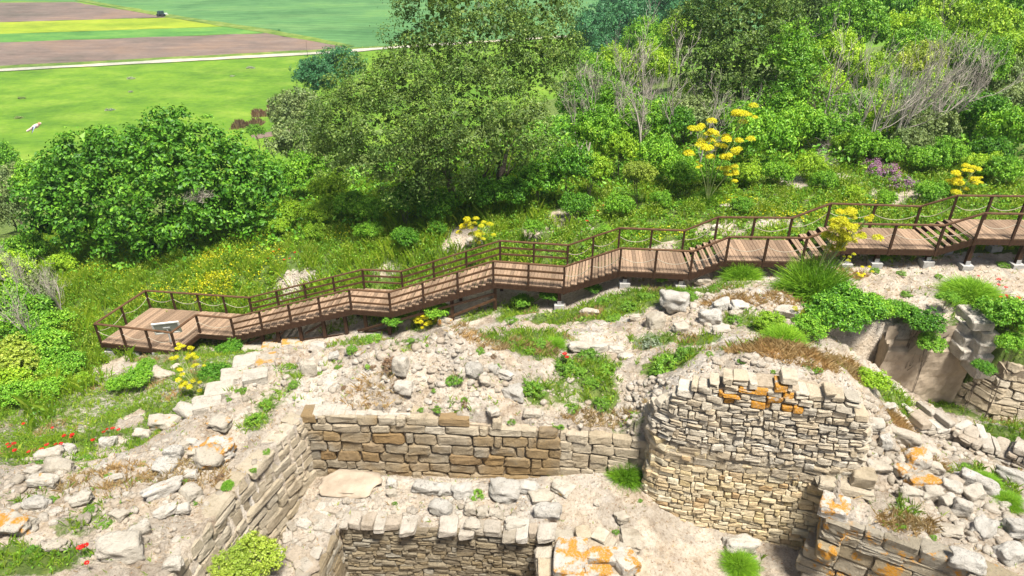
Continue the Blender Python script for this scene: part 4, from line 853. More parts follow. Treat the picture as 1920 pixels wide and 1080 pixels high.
# ------------------------------------------------------------------ foliage
rf = np.random.default_rng(21)
def unit(a): return a / (np.linalg.norm(a, axis=-1, keepdims=True) + 1e-9)
def leaf_quads(rng, pos_, nrm, size, asp=.5, upb=.35, rnd=.8, nw=.6):
    """one folded diamond per point"""
    n_ = len(pos_); nn = unit(nrm * nw + np.array([0, 0, upb]) + rng.normal(0, rnd, (n_, 3)))
    t = unit(np.cross(nn, rng.normal(0, 1, (n_, 3)))); b = np.cross(nn, t)
    s = (size * rng.uniform(.65, 1.35, n_))[:, None]
    V = np.stack([pos_ - t * s * .5, pos_ + b * s * asp * .5 + nn * s * .12, pos_ + t * s * .5, pos_ - b * s * asp * .5 + nn * s * .12], 1).reshape(-1, 3)
    F = np.arange(n_ * 4).reshape(-1, 4)
    return V, F
def crown(rng, lobes, cl, per, size, asp=.55, flat=.85, fill=True, bottom=-.55, cov=1.0):
    """boughs (lobes) carrying clumps of radius cl, each a shell of leaves facing outward, with gaps between the clumps"""
    Lc = np.array([l[:3] for l in lobes], float); Lr = np.array([l[3] for l in lobes], float); fl = np.array([1, 1, flat]); C, N_ = [], []
    for c, r in zip(Lc, Lr):
        k = int(cov * 2.6 * (r / cl) ** 2) + 3; d = unit(rng.normal(0, 1, (k * 2, 3))); d = d[d[:, 2] > bottom][:k]
        p = c + d * (r * rng.uniform(.68, 1.06, (len(d), 1))) * fl
        ins = np.zeros(len(p), bool)
        for c2, r2 in zip(Lc, Lr):
            if r2 == r and np.allclose(c, c2): continue
            ins |= np.linalg.norm((p - c2) / fl, axis=1) < r2 * .7
        C.append(p[~ins]); N_.append(d[~ins])
    C = np.concatenate(C); N_ = np.concatenate(N_); cr = cl * rng.uniform(.55, 1.3, (len(C), 1))
    C2, N2, R2 = np.repeat(C, per, 0), np.repeat(N_, per, 0), np.repeat(cr, per, 0)
    e_ = unit(rng.normal(0, 1, C2.shape) + N2 * .75 + np.array([0, 0, .45])); tt = rng.random((len(C2), 1))
    rad = np.where(tt < .82, rng.uniform(.55, 1.05, tt.shape), rng.uniform(1.0, 1.75, tt.shape))
    V, F = leaf_quads(rng, C2 + e_ * R2 * rad * np.array([1, 1, .8]), e_, size, asp, .25, .42, 1.0)
    if fill:
        P2, N3 = [], []
        for c, r in zip(Lc, Lr):
            k = int(9 * (r / cl) ** 2) + 4; d = unit(rng.normal(0, 1, (k, 3))); P2.append(c + d * r * rng.uniform(.2, .7, (k, 1)) * fl); N3.append(d)
        V2, F2 = leaf_quads(rng, np.concatenate(P2), np.concatenate(N3), min(size * 2.2, cl * .9), .8); F = np.r_[F, F2 + len(V)]; V = np.r_[V, V2]
    return V, F
def branches(rng, base, direction, length, rad, levels, kids=(3, 5), spread=.6, up=.15, k=5, minr=.006, mb=None, curve=.18):
    mb = mb or MB()
    def grow(p, d, ln, r, lv):
        n_ = 4; pts = [p]; dd = d
        for i in range(n_):
            dd = unit(dd + rng.normal(0, curve, 3) + np.array([0, 0, up * .4])); pts.append(pts[-1] + dd * ln / n_)
        rr = np.linspace(r, max(r * .5, minr), n_ + 1); mb.tube(pts, rr, k if lv > 1 else 3, cap=False)
        if lv <= 0: return
        for _ in range(rng.integers(kids[0], kids[1] + 1)):
            i = rng.integers(1, n_ + 1); nd_ = unit(dd + rng.normal(0, spread, 3) + np.array([0, 0, up])); grow(pts[i], nd_, ln * rng.uniform(.5, .8), max(rr[i] * .6, minr), lv - 1)
    grow(np.asarray(base, float), unit(np.asarray(direction, float)), length, rad, levels)
    return mb
def lobes_unit(rng, n_, sq=.8, r0=.38, r1=.55):
    out = [(0, 0, 0, .5)]
    for i in range(n_):
        d = unit(rng.normal(0, 1, 3)); d[2] = abs(d[2]) * .9 - .25; out.append((d[0] * .7, d[1] * .7, d[2] * .7 * sq, rng.uniform(r0, r1)))
    return out
# prototypes of crowns (radius about 1) and trunks (height 1)
CR = {}
for i in range(4):
    V, F = crown(np.random.default_rng(100 + i), lobes_unit(np.random.default_rng(200 + i), 17 + i, .95, .22, .42), .135, 26, .072); CR['tree', i] = (V, F)
for i in range(3):
    V, F = crown(np.random.default_rng(120 + i), [(a, b2, c * .7 + .25, r) for a, b2, c, r in lobes_unit(np.random.default_rng(220 + i), 13, .7, .22, .42)], .135, 24, .088, .58); CR['shrub', i] = (V, F)
CM, TM = {}, {}
def crown_mesh(kind, i, lm):
    key = (kind, i, lm)
    if key not in CM: V, F = CR[kind, i]; CM[key] = mesh(kind + '_crown', V, [F], L[lm])
    return CM[key]
for i in range(3):
    mb = branches(np.random.default_rng(300 + i), (0, 0, -.05), (0, 0, 1), .62, .05, 3, (3, 4), .55, .3); TM[i] = mb.mesh('trunk', [M['bark']])
def tree(name, px, py, Y, r, kind, lm, label, cat='tree', group=None, sq=1.0, wide=1.0):
    c = PY(px, py, Y); g = H(c[0], c[1]); h = max(c[2] - g, r * .55); i = int(px * 3 + py) % (4 if kind == 'tree' else 3)
    e_ = empty(name, (c[0], c[1], g - .05), label, cat, group); e_.rotation_euler.z = (px * .7) % 6.28
    o = link('crown', crown_mesh(kind, i, lm), e_, (0, 0, h)); o.scale = (r * wide, r * wide, r * sq)
    if kind == 'tree' or h > r:
        t = link('trunk', TM[i % 3], e_); t.scale = (r * .75, r * .75, h + r * .35)
    return e_
# ---- the big evergreen in the middle
def own_tree(name, label, base, lobes, lm, cl, per, size, trunks, asp=.5, cat='tree', extra=None):
    g = hit(*base); e_ = empty(name, tuple(g), label, cat)
    lb = []
    for px, py, Y, r in lobes: c = PY(px, py, Y) - g; lb.append((*c, r * .95))
    V, F = crown(rf, lb, cl, per, size, asp, cov=1.2)
    link('crown', mesh('crown', V, [F], L[lm]), e_)
    for (bx, by), (tx, ty, tz), r0 in trunks:
        b0 = np.array([bx, by, 0.]); b0[2] = H(g[0] + bx, g[1] + by) - g[2] - .2; d = np.array([tx, ty, tz], float)
        branches(rf, b0, d, np.linalg.norm(d) * .6, r0, 3, (3, 4), .45, .2).build('trunk', [M['bark']], e_)
    return e_
own_tree('oak_tree', 'huge dome of grey green evergreen oak towering behind the middle of the boardwalk', (860, 385), [
 (860,-30,36,2.6),(930,-50,37,2.2),(830,30,35,2.1),(900,40,34.6,2.2),(790,85,35,1.9),(1010,15,37,1.9),(1010,75,36.5,1.9),(960,100,35,2.0),(870,120,34,2.3),(1005,140,36,1.9),(770,165,34.5,2.0),(690,165,35,1.7),(640,205,35,1.6),(605,255,35.5,1.3),(670,245,34,1.9),
 (740,245,33,2.1),(820,215,32.6,2.1),(900,205,32.2,2.2),(960,230,32.4,1.9),(990,265,32.8,1.4),(860,280,32,1.9),(930,285,32.2,1.6),(770,300,32.8,1.8),(700,305,33.4,1.7),(640,300,34,1.5),(840,330,32.4,1.4),(750,345,33,1.3),(1030,110,37,1.3)],
 'oak', .56, 105, .135, [((0, 0), (-.5, .5, 5), .28), ((-1.5, .4), (-2.5, .3, 4), .2), ((1.6, .2), (2, -.5, 5), .22), ((.5, -.4), (.6, -1.5, 4), .16)])
own_tree('fig_tree', 'broad dark green rounded tree with big leaves beyond the lower platform', (300, 468), [
 (325,232,38,1.1),(300,262,37.5,1.3),(345,270,37.5,1.3),(165,285,38.5,1.6),(225,290,37.8,1.7),(280,295,37.2,1.6),(395,292,37,1.7),(450,312,37.5,1.7),(490,355,37,1.6),(125,325,38,1.7),(85,360,38,1.5),(190,345,37,1.9),(270,345,36.2,2.0),(350,345,36,2.1),(430,355,36.2,1.8),(110,385,37.2,1.6),(170,400,36.5,1.7),(250,405,35.6,1.7),(330,412,35.4,1.6),(400,405,35.6,1.6),(465,400,36,1.5),(130,435,36.4,1.3),(200,450,35.6,1.2),(290,455,35.2,1.1),(80,420,37.5,1.3)],
 'dark', .5, 40, .22, [((0, 0), (-1, .5, 3.5), .2), ((2, .2), (1.5, .2, 3.5), .18), ((-2.5, .5), (-1.5, 0, 3), .16)], .62)
own_tree('oak_tree', 'tall dark evergreen oak behind the bare trees right of centre', (1380, 225), [
 (1375,-20,47,2.6),(1330,40,47,2.3),(1400,40,46,2.5),(1445,80,46.5,2.0),(1330,100,46,2.2),(1390,110,45,2.4),(1440,140,45.5,1.9),(1320,150,45.5,1.7),(1380,165,45,2.0),(1300,70,48,1.6),(1450,20,48,2)], 'oak', .5, 52, .17, [((0, 0), (.2, 0, 6), .25), ((1, .3), (1, 0, 5), .18)])
own_tree('slender_tree', 'slender bright green tree close on the right of the dark oak', (1490, 268), [
 (1490,75,43,1.2),(1475,110,42.5,1.3),(1510,120,42.6,1.3),(1490,160,42,1.4),(1465,190,41.5,1.2),(1515,190,41.8,1.4),(1490,220,41.2,1.5),(1530,240,41,1.3),(1460,245,41,1.3)], 'mid', .36, 36, .14, [((0, 0), (0, 0, 6), .15)], .6)
G1 = 'trees of the hillside wood'
for t in [
 (1120,250,36.5,1.75,'tree','mid','bushy green tree touching the right side of the huge oak'),(1065,320,33,1.3,'shrub','dark','dark bush under the right skirt of the huge oak'),
 (1430,275,34.5,1.75,'shrub','mid','round leafy bush right behind the tall yellow flowers'),(1395,235,38,1.6,'tree','mid','green bush above the round leafy bush'),
 (1085,195,50,1.9,'tree','dark','green tree behind the bushy tree touching the oak'),(1310,175,52,2.0,'tree','bright','bright tree peeping left of the dark oak'),(1130,165,60,2.5,'tree','mid','green tree beneath the far bluish wood'),(1720,95,57,2.6,'tree','mid','green tree behind the pale lime tree'),(1500,55,80,4,'tree','dark','broad dark tree closing the skyline above the slender tree'),(1580,0,92,4.5,'tree','oak','dull tree on the farthest right skyline'),(1820,0,82,4.5,'tree','mid','mid green tree on the farthest skyline at right'),(1690,5,84,4.5,'tree','dark','dark tree on the farthest skyline between bright ones'),(1905,110,52,2.4,'tree','bright','bright tree cut by the right margin above the olive tree'),(1765,170,47,2.0,'tree','bright','bright tree between the twin bare trunks'),(1640,205,44,1.8,'tree','bright','fresh green tree behind the first leaning trunk'),(1210,80,100,4,'tree','mid','green tree in front of the far bluish wood'),(1100,140,80,3,'tree','mid','tree at the right shoulder of the huge oak, far behind'),
 (1570,110,52,2.3,'tree','bright','bright green tree right of the slender tree'),(1640,150,50,2.2,'tree','bright','pale yellow green tree behind the leaning bare trunks'),(1600,55,60,3,'tree','mid','dark green tree rising above the bright wood'),
 (1545,25,68,3.4,'tree','oak','dull dark tree on the skyline above the slender tree'),(1480,15,75,3.6,'tree','dark','dark tree on the skyline right of the dark oak'),(1640,20,72,3.6,'tree','dark','deep green tree on the skyline in the right middle'),
 (1700,70,60,3,'tree','bright','rounded bright tree near the upper right'),(1770,40,64,3.4,'tree','bright','yellow green tree on the skyline at the upper right'),(1850,70,58,3.2,'tree','bright','bright tree under the skyline near the right margin'),(1905,25,64,3.4,'tree','mid','green tree on the skyline at the right margin'),
 (1720,130,52,2.4,'tree','lime','pale lime tree among the bare trunks'),(1800,110,54,2.6,'tree','bright','yellowish tree above the twin bare trunks'),(1870,150,47,2.2,'tree','olive','grey olive tree at the right margin'),(1845,115,46,1.9,'tree','mid','rounded dark green tree next to the grey olive tree'),
 (1905,210,40,2.0,'tree','olive','olive coloured tree half cut by the right margin'),(1845,225,39,1.8,'shrub','dark','dark bush below the grey olive tree'),(1895,290,35,1.8,'shrub','mid','large leafy bush at the right margin above the handrail'),(1850,320,33.5,1.2,'shrub','dark','dark bush right of the low yellow flowers'),
 (1790,215,41,1.7,'tree','mid','leafy tree between the twin bare trunks and the margin'),(1730,270,37,1.7,'shrub','olive','brownish green mound of shrub with a fallen twig'),(1670,245,38.5,1.5,'shrub','bright','light green bush below the leaning bare trunks'),(1615,290,35,1.2,'shrub','mid','leafy bush left of the purple flowers'),
 (1560,255,38,1.4,'shrub','mid','green bush beside the grey dead brush'),(1600,215,43,1.8,'tree','mid','green tree filling behind the dark bare trunk'),(1680,190,45,2,'tree','mid','green tree filling behind the leaning bare trunks'),(1540,175,47,2,'tree','bright','yellow green tree between slender tree and dark bare trunk'),
 (1590,290,36,1.1,'shrub','bright','small fresh bush at the foot of the dead brush'),(1660,300,34.5,1.1,'shrub','mid','small leafy bush right behind the purple flowers'),(1770,310,34,1.1,'shrub','mid','low bush left of the low yellow flowers'),(1500,240,38,1.5,'shrub','mid','bush at the foot of the slender tree'),
 (1200,235,40,1.7,'tree','mid','green tree under the silvery bare trees'),(1260,240,40,1.5,'shrub','dark','dark green bush under the silvery bare trees'),(1160,200,46,2,'tree','mid','green tree in the gap left of the silvery bare trees'),(1220,130,58,2.6,'tree','bright','yellow green tree behind the silvery bare trees'),(1290,215,42,1.7,'tree','olive','greyish tree at the foot of the dark oak'),(1150,130,66,2.6,'tree','bright','bright tree behind the left bare tree'),
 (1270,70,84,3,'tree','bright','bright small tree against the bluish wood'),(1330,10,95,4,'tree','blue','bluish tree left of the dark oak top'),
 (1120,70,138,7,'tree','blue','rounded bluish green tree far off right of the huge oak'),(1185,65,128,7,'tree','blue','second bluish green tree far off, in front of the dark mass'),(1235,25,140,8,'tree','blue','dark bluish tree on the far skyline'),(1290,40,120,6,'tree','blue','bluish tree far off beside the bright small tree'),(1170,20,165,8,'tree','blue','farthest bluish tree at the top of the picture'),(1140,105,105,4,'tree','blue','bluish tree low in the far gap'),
 (1200,330,31.8,.9,'shrub','lime','leafy pale sapling in front of the big oak shade'),(1110,325,33,1.0,'shrub','bright','light green shrub left of the pale sapling'),(1160,390,30.8,.8,'shrub','mid','low bush below the pale sapling'),(1280,330,33,1.2,'shrub','mid','leafy bush left of the tall yellow flowers'),(1080,390,31.2,.9,'shrub','dark','dark bush with poppies behind the mid landing'),(1340,330,33,1.0,'shrub','mid','green bush at the foot of the tall yellow flowers'),
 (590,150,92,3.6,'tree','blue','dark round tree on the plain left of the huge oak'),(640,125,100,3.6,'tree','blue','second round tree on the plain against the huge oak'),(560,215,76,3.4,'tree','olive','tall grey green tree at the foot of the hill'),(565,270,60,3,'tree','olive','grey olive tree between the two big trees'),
 (575,335,42,1.9,'shrub','mid','green bush in the gap between the two big trees'),(620,360,38,1.5,'shrub','bright','light bush at the left foot of the huge oak'),(530,350,44,2,'shrub','mid','mid green bush right of the broad dark tree'),(540,410,36.5,1.2,'shrub','bright','bright bush right of the broad dark tree base'),(600,410,35.5,1.2,'shrub','bright','bright leafy bush above the tall herbs'),(660,390,35.5,1.1,'shrub','mid','leafy bush under the left skirt of the huge oak'),
 (480,250,98,1.6,'shrub','mid','small shrub beside the pale path below'),(-5,305,62,2.6,'tree','dark','dark tree cut by the left margin at the meadow edge'),(40,355,52,2.6,'tree','olive','silvery olive tree left of the broad dark tree'),(15,385,46,2.2,'tree','olive','second olive tree at the left margin'),(85,345,44,1.9,'shrub','mid','green bush on the left shoulder of the broad dark tree'),
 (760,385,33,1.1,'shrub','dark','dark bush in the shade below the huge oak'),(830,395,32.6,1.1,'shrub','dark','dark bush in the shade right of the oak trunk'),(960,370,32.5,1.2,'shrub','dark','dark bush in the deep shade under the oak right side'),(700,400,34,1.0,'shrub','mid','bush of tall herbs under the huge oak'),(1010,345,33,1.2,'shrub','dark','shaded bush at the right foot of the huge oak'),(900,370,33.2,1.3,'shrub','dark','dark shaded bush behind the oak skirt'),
 (20,690,24.5,1.35,'shrub','lime','bright lime bush cut by the left margin'),(15,760,22.5,1.0,'shrub','bright','green bush below the bright lime bush'),(85,690,25.5,1.3,'shrub','mid','dark leafy bush right of the bright lime bush'),(40,600,29,1.5,'shrub','mid','green bush behind the lime bush'),(20,520,34,1.6,'shrub','bright','green thicket at the left margin under the bare shrub'),(75,560,32,1.2,'shrub','olive','grey green thicket around the bare shrub'),(130,720,24.5,.9,'shrub','mid','leafy bush on the slope left of the white boulder'),
 (260,752,22.5,.75,'shrub','mid','round green bush on the slope below the platform'),(230,745,23,.5,'shrub','mid','small bush left of the round green bush'),(275,690,24.6,.45,'shrub','mid','low bush in front of the platform'),(400,700,20.8,.55,'shrub','dark','dark bush in the shade beside the wall end'),
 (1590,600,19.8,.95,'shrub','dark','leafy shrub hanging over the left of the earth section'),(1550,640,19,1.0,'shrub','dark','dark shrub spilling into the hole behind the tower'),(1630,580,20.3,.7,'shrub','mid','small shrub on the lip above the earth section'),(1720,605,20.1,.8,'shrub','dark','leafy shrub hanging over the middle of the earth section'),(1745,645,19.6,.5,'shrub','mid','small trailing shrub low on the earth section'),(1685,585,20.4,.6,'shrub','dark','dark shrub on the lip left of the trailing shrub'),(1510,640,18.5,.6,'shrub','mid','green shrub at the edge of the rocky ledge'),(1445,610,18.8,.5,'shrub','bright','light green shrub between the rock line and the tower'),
 (1460,330,32.5,.9,'shrub','mid','low leafy bush right of the feathery mound behind the railing'),(1520,320,33,1.0,'shrub','bright','fresh green bush below the dead brush'),(1545,350,31.5,.7,'shrub','mid','low green bush left of the cream block'),(1600,370,30,.55,'shrub','bright','light green low bush behind the upper steps'),(1660,380,29.2,.6,'shrub','mid','green low bush behind the upper railing'),(1740,375,29.4,.7,'shrub','mid','leafy bush close behind the upper steps'),(1870,360,31,1.0,'shrub','mid','broad bush at the right end of the railing'),(1830,345,32,.9,'shrub','bright','light bush beside the low yellow flower heads'),(1730,330,33,1.1,'shrub','mid','leafy bush behind the lower purple patch'),(1700,300,35,1.3,'shrub','olive','dull green bush above the purple bushes'),(1400,330,33,.9,'shrub','bright','light green bush right of the tall yellow stems'),(1240,380,31,.7,'shrub','mid','low leafy bush left of the feathery mound base'),(1230,300,35,1.4,'shrub','mid','rounded bush behind the pale sapling'),(1160,290,35.5,1.4,'shrub','bright','bright bush between the pale sapling and the bushy tree'),(1390,400,29.6,.6,'shrub','mid','low bush near the bend of the railing'),(1130,440,28.8,.5,'shrub','mid','low bush behind the short upper flight'),(1000,430,29.5,.6,'shrub','mid','low bush behind the mid landing railing'),(760,450,31,.8,'shrub','dark','dark leafy bush above the long steps'),(690,440,32.5,.9,'shrub','mid','leafy bush left of the dark bush above the long steps'),(820,430,31.5,.6,'shrub','dark','small dark bush at the bare scar above the long steps'),(590,440,34,.8,'shrub','bright','bright bush in the herbs below the grove'),(520,440,35.5,.9,'shrub','bright','bright bush at the right foot of the broad tree'),
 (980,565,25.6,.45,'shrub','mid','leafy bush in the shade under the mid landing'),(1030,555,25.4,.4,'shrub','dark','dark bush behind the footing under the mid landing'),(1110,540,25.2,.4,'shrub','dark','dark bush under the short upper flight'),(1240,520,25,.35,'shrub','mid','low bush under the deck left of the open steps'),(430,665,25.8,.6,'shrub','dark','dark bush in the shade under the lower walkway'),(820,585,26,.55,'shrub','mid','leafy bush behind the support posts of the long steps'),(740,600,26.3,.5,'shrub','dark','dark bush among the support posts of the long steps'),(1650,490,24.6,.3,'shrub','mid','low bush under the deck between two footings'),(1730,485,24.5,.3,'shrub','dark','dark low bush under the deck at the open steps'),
 (50,480,37,1.5,'shrub','mid','green thicket behind the left bare shrub'),(120,500,35,1.0,'shrub','bright','bright thicket right of the left bare shrub'),(20,570,30,1.3,'shrub','mid','green thicket above the lime bush at the margin'),(95,610,28.5,1.0,'shrub','mid','leafy thicket under the thin bare tree'),(55,650,26.5,1.1,'shrub','dark','dark bush in the thicket behind the lime bush'),(50,790,22,.8,'shrub','mid','leafy bush low on the left slope above the poppies'),(110,770,22.6,.7,'shrub','mid','green bush just above the poppy patch'),(165,740,23.5,.5,'shrub','bright','small light bush on the left slope path'),
 (1630,725,15.8,.5,'shrub','bright','bright bush on the edge right of the tower'),(1880,610,19.8,.95,'shrub','mid','green bush with poppies right of the stepped wall'),(1905,650,18.8,.6,'shrub','mid','green bush at the right margin below the poppies'),(1845,690,18.2,.35,'shrub','dark','dark weed growing in the stepped wall'),
 (478,1050,10.7,.62,'shrub','lime','bright lime bush growing beside the trench at the bottom'),(432,1062,10.3,.45,'shrub','lime','smaller lime bush left of the bright trench bush'),(445,975,12.1,.16,'shrub','mid','weed hanging on the tall left wall'),(1775,560,20.8,.4,'shrub','mid','small leafy bush by the ashlar blocks of the right lip')]:
    px, py, Y, r, k, lm, lb = t
    far_ = Y > 29
    tree(('leafy_tree' if k == 'tree' else 'shrub'), px, py, Y, r, k, lm, lb, 'tree' if k == 'tree' else 'shrub', G1 if far_ else 'shrubs around the ruins', sq=((1.15 + .35 * ((px * 7 + py) % 10) / 10 if far_ else .95) if k == 'shrub' else 1.15), wide=(.85 + .25 * ((px * 3 + py * 5) % 10) / 10) if far_ else 1)
# ---- bare trees
BT = {}
for i in range(9):
    rr = np.random.default_rng(400 + i); mb = MB()
    for j in range(1 if i % 3 < 2 else 2):
        a = rr.uniform(0, 6.28); branches(rr, (.07 * math.cos(a), .07 * math.sin(a), -.03), (.1 * math.cos(a), .1 * math.sin(a), 1), .42, .0135, 4, (3, 4), .55, .3, 4, .0011, mb, .17)
    BT[i] = mb.mesh('bare_tree', [M['bare']])
mb = MB(); rr = np.random.default_rng(440)
for j in range(40): branches(rr, (rr.normal(0, .12), rr.normal(0, .12), 0), (rr.normal(0, .5), rr.normal(0, .5), 1), .45, .008, 2, (2, 4), .7, .05, 3, .003, mb)
BT['brush'] = mb.mesh('dead_brush', [M['bare']])
for px, py, Y, hpx, k, lean, lb in [
 (1100,185,47,150,0,(0,-4),'leftmost bare grey tree right of the huge oak'),(1160,215,46,170,1,(0,3),'bare silvery tree left of the forked one'),(1225,235,43,190,2,(0,2),'forked silvery bare tree with a pale trunk'),(1270,230,44,180,0,(0,5),'bare grey tree right of the forked one'),(1200,190,52,130,3,(0,0),'thin bare tree behind the forked one'),(1285,190,49,150,1,(0,8),'bare tree against the dark oak'),
 (1310,240,40,150,4,(0,24),'bare branches leaning right in front of the dark oak'),(1330,250,39.5,130,0,(0,34),'long bare branch fan sprawling to the right by yellow flowers'),(1140,160,58,110,3,(0,0),'small bare tree far behind the bushy tree'),
 (1550,190,46,170,1,(4,4),'dark bare trunk right of the slender tree'),(1600,215,44,150,0,(0,14),'thin bare trunk leaning right near the dark bare trunk'),(1650,235,41,190,2,(0,16),'first of the leaning bare trunks in the right middle'),(1670,225,42,190,0,(0,20),'second leaning bare trunk in the right middle'),(1690,215,43,170,1,(0,14),'third leaning bare trunk in the right middle'),(1710,210,44,150,4,(0,10),'bare trunk behind the third leaning one'),(1750,215,43,160,2,(0,12),'left one of the twin bare trunks at right'),(1775,210,44,160,0,(0,22),'right one of the twin bare trunks at right'),
 (1580,90,62,70,3,(0,0),'bare grey crown amid the bright wood'),(1460,60,60,60,3,(0,6),'bare twigs showing beside the dark oak top'),(1860,60,60,80,3,(0,0),'bare crown under the skyline at right'),(1090,70,140,60,3,(0,0),'greyish bare tree in the far bluish wood'),(1200,60,125,60,3,(0,0),'grey bare crown inside the far bluish wood'),
 (75,640,27,150,2,(0,-8),'bare grey shrub tree left of the platform'),(125,600,30,110,0,(0,-14),'thin bare tree leaning left beside the platform'),(45,560,32,110,4,(0,6),'bare twiggy shrub at the left margin')]:
    Y = Y - 5 if 40 <= Y <= 50 else Y; hpx *= 1.12
    c = PY(px, py, Y); g = H(c[0], c[1]); z0 = g; s = hpx / pxm((c[0], c[1], g)) * 1.35
    k = (k * 2 + int(px)) % 9; o = link('bare_tree', BT[k], None, (c[0], c[1], min(g, c[2] + .2) if c[2] < g else g)); o.scale = (s * .75, s * .75, s); o.rotation_euler = (Matrix.Rotation(R(lean[1] * .4), 4, 'Y') @ Matrix.Rotation(px * 1.7, 4, 'Z')).to_euler(); tag(o, lb, 'bare tree', 'bare trees')
for px, py, Y, s, lb in [(1580,225,38,2.2,'grey dead brush between two green bushes'),(1560,265,37,2.0,'grey dead brush drooping over the bank'),(1710,285,36,1.6,'fallen dead twigs on the brownish shrub'),(1540,300,35,1.3,'dry grey brush beside the bare bank'),(370,360,34.6,1.2,'dead twigs on the front of the broad dark tree')]:
    c = PY(px, py, Y); g = H(c[0], c[1]); o = link('dead_brush', BT['brush'], None, (c[0], c[1], max(g, c[2] - s * .4))); o.scale = (s, s, s * .8); o.rotation_euler.z = px; tag(o, lb, 'dead brush', 'dead brush')
c = hit(1030, 985); o = link('dead_brush', mesh('dead_brush', BT['brush'] and np.array([v.co[:] for v in BT['brush'].vertices]), [np.array([p.vertices[:] for p in BT['brush'].polygons if len(p.vertices) == 4])], M['twig']), None, tuple(c)); o.scale = (.55, .5, .45); tag(o, 'brown dry twigs heaped around the black stained boulder', 'dead brush')
# ---- feathery fennel mounds
def feathery(rng, n_, ln=1.0, wd=.02, droop=.5):
    d = unit(rng.normal(0, 1, (n_, 3)) * np.array([1, 1, .8])); d[:, 2] = np.abs(d[:, 2]) + .1; d = unit(d); l = ln * rng.uniform(.5, 1, (n_, 1)); b0 = rng.normal(0, .12, (n_, 3)) * np.array([1, 1, .3])
    sd = unit(np.cross(d, rng.normal(0, 1, (n_, 3)))) * wd; pts = []
    for t in (.25, .6, 1.0):
        p = b0 + d * l * t; p[:, 2] -= droop * (t ** 2) * l[:, 0] * .5; pts.append((p, sd * (1.05 - t) * 1.2 + sd * .15))
    V = np.concatenate([np.stack([p - s, p + s], 1) for p, s in pts], 1).reshape(-1, 3); i = np.arange(n_)[:, None] * 6
    F = np.concatenate([i + np.array([0, 1, 3, 2]), i + np.array([2, 3, 5, 4])]); return V, F
FM = {}
for i in range(3):
    rr = np.random.default_rng(500 + i); Vs, Fs, n0 = [], [], 0
    V, F = feathery(rr, 5200, 1.0, .0085, .45)
    tips = V[::6][:2600] * 1.0; V2, F2 = leaf_quads(rr, np.repeat(V[5::6], 2, 0) * rr.uniform(.55, 1.0, (len(V[5::6]) * 2, 1)), np.repeat(V[5::6], 2, 0), .07, .12, .3); FM[i] = mesh('feathery_plant', np.r_[V, V2], [np.r_[F, F2 + len(V)]], L['fern'])
for i, (px, py, wpx, sq, lb) in enumerate([(1390,525,84,.85,'feathery round green bush right of the open steps'),(1522,560,150,1.1,'big feathery dark green mound under the tall yellow flower'),(1490,550,80,.8,'smaller feathery mound left of the big feathery one'),(1820,555,120,.5,'wide low feathery green mound before the right footings'),(1870,575,80,.5,'feathery mound with poppies at the right'),(1172,895,80,.9,'feathery bright green plant against the left side of the tower'),(1385,1062,80,.7,'feathery green plant at the foot of the tower by the bottom edge'),(1330,380,70,.7,'feathery green mound at the base of the tall yellow flowers'),(1800,360,60,.7,'feathery green mound under the low yellow flowers'),(890,480,50,.6,'feathery green tuft under the yellow plant behind the steps'),(1470,640,90,.6,'feathery light green grass mound on the ledge behind the tower'),(1040,650,60,.5,'golden green feathery clump on the grassy rise'),(1850,905,60,.5,'feathery green tuft among stones on the right bank'),(1890,940,60,.5,'second feathery tuft near the right margin')]):
    c = hit(px, py); s = wpx / pxm(c) * .56; o = link('feathery_plant', FM[i % 3], None, (c[0], c[1], c[2] - .03)); o.scale = (s, s, s * sq * 1.35); o.rotation_euler.z = i; tag(o, lb, 'plant', 'feathery plants')
# ---- tall yellow umbel plants
def umbel(mb, rng, c, r):
    n_ = int(160 + 420 * min(r / .25, 1.6)); d = unit(rng.normal(0, 1, (n_, 3))); d[:, 2] = np.abs(d[:, 2]) * .75 - .12
    p = np.asarray(c) + d * r * rng.uniform(.55, 1.0, (n_, 1)); V, F = leaf_quads(rng, p, d, r * .12 + .008, .9, .6, .5); mb.add(V, F)
def yellow_plant(px, py, heads, label, hz=1.0, stem_m='stem'):
    g = hit(px, py); s = 1 / pxm(g); e_ = empty('yellow_flower', tuple(g), label, 'flowering plant', 'yellow umbel plants'); rng = np.random.default_rng(px); sm, fm_ = MB(), MB()
    for hx, hy, rp in heads:
        off = np.array([(hx - px) * s, rng.uniform(-.25, .25), (py - hy) * s / CP]); t = np.linspace(0, 1, 6)[:, None]
        pts = off * np.c_[t ** 1.5, t ** 1.5, t]; sm.tube(pts, np.linspace(.03, .012, 6), 5)
        for _ in range(max(4, int(rp / 1.9))):
            d = rng.normal(0, 1, 3) * np.array([.85, .7, .6]); umbel(fm_, rng, off + d * rp * s * .75, rp * s * rng.uniform(.34, .58)); sm.tube([pts[-2], off + d * rp * s * .5], .008, 3)
    sm.build('stem', [M['stem']], e_); fm_.build('flower_heads', [L['yellow']], e_)
    return e_
M['stem'] = plain_mat('pale_green_stem', (0.22, 0.28, 0.08), (0.36, 0.4, 0.16), 9)
yellow_plant(1515, 560, [(1545,420,22),(1570,432,20),(1530,445,20),(1560,460,22),(1545,480,16),(1585,415,12),(1575,492,9)], 'tallest yellow flower head standing in front of the boardwalk')
yellow_plant(1515, 600, [(1497,585,10),(1522,590,12),(1490,600,7)], 'drooping faded yellow flower on the rocky ledge')
yellow_plant(1325, 385, [(1298,262,18),(1315,290,20),(1345,285,20),(1370,235,18),(1330,275,16),(1358,328,18),(1300,315,8)], 'group of tall yellow flower heads on the bank behind the railing')
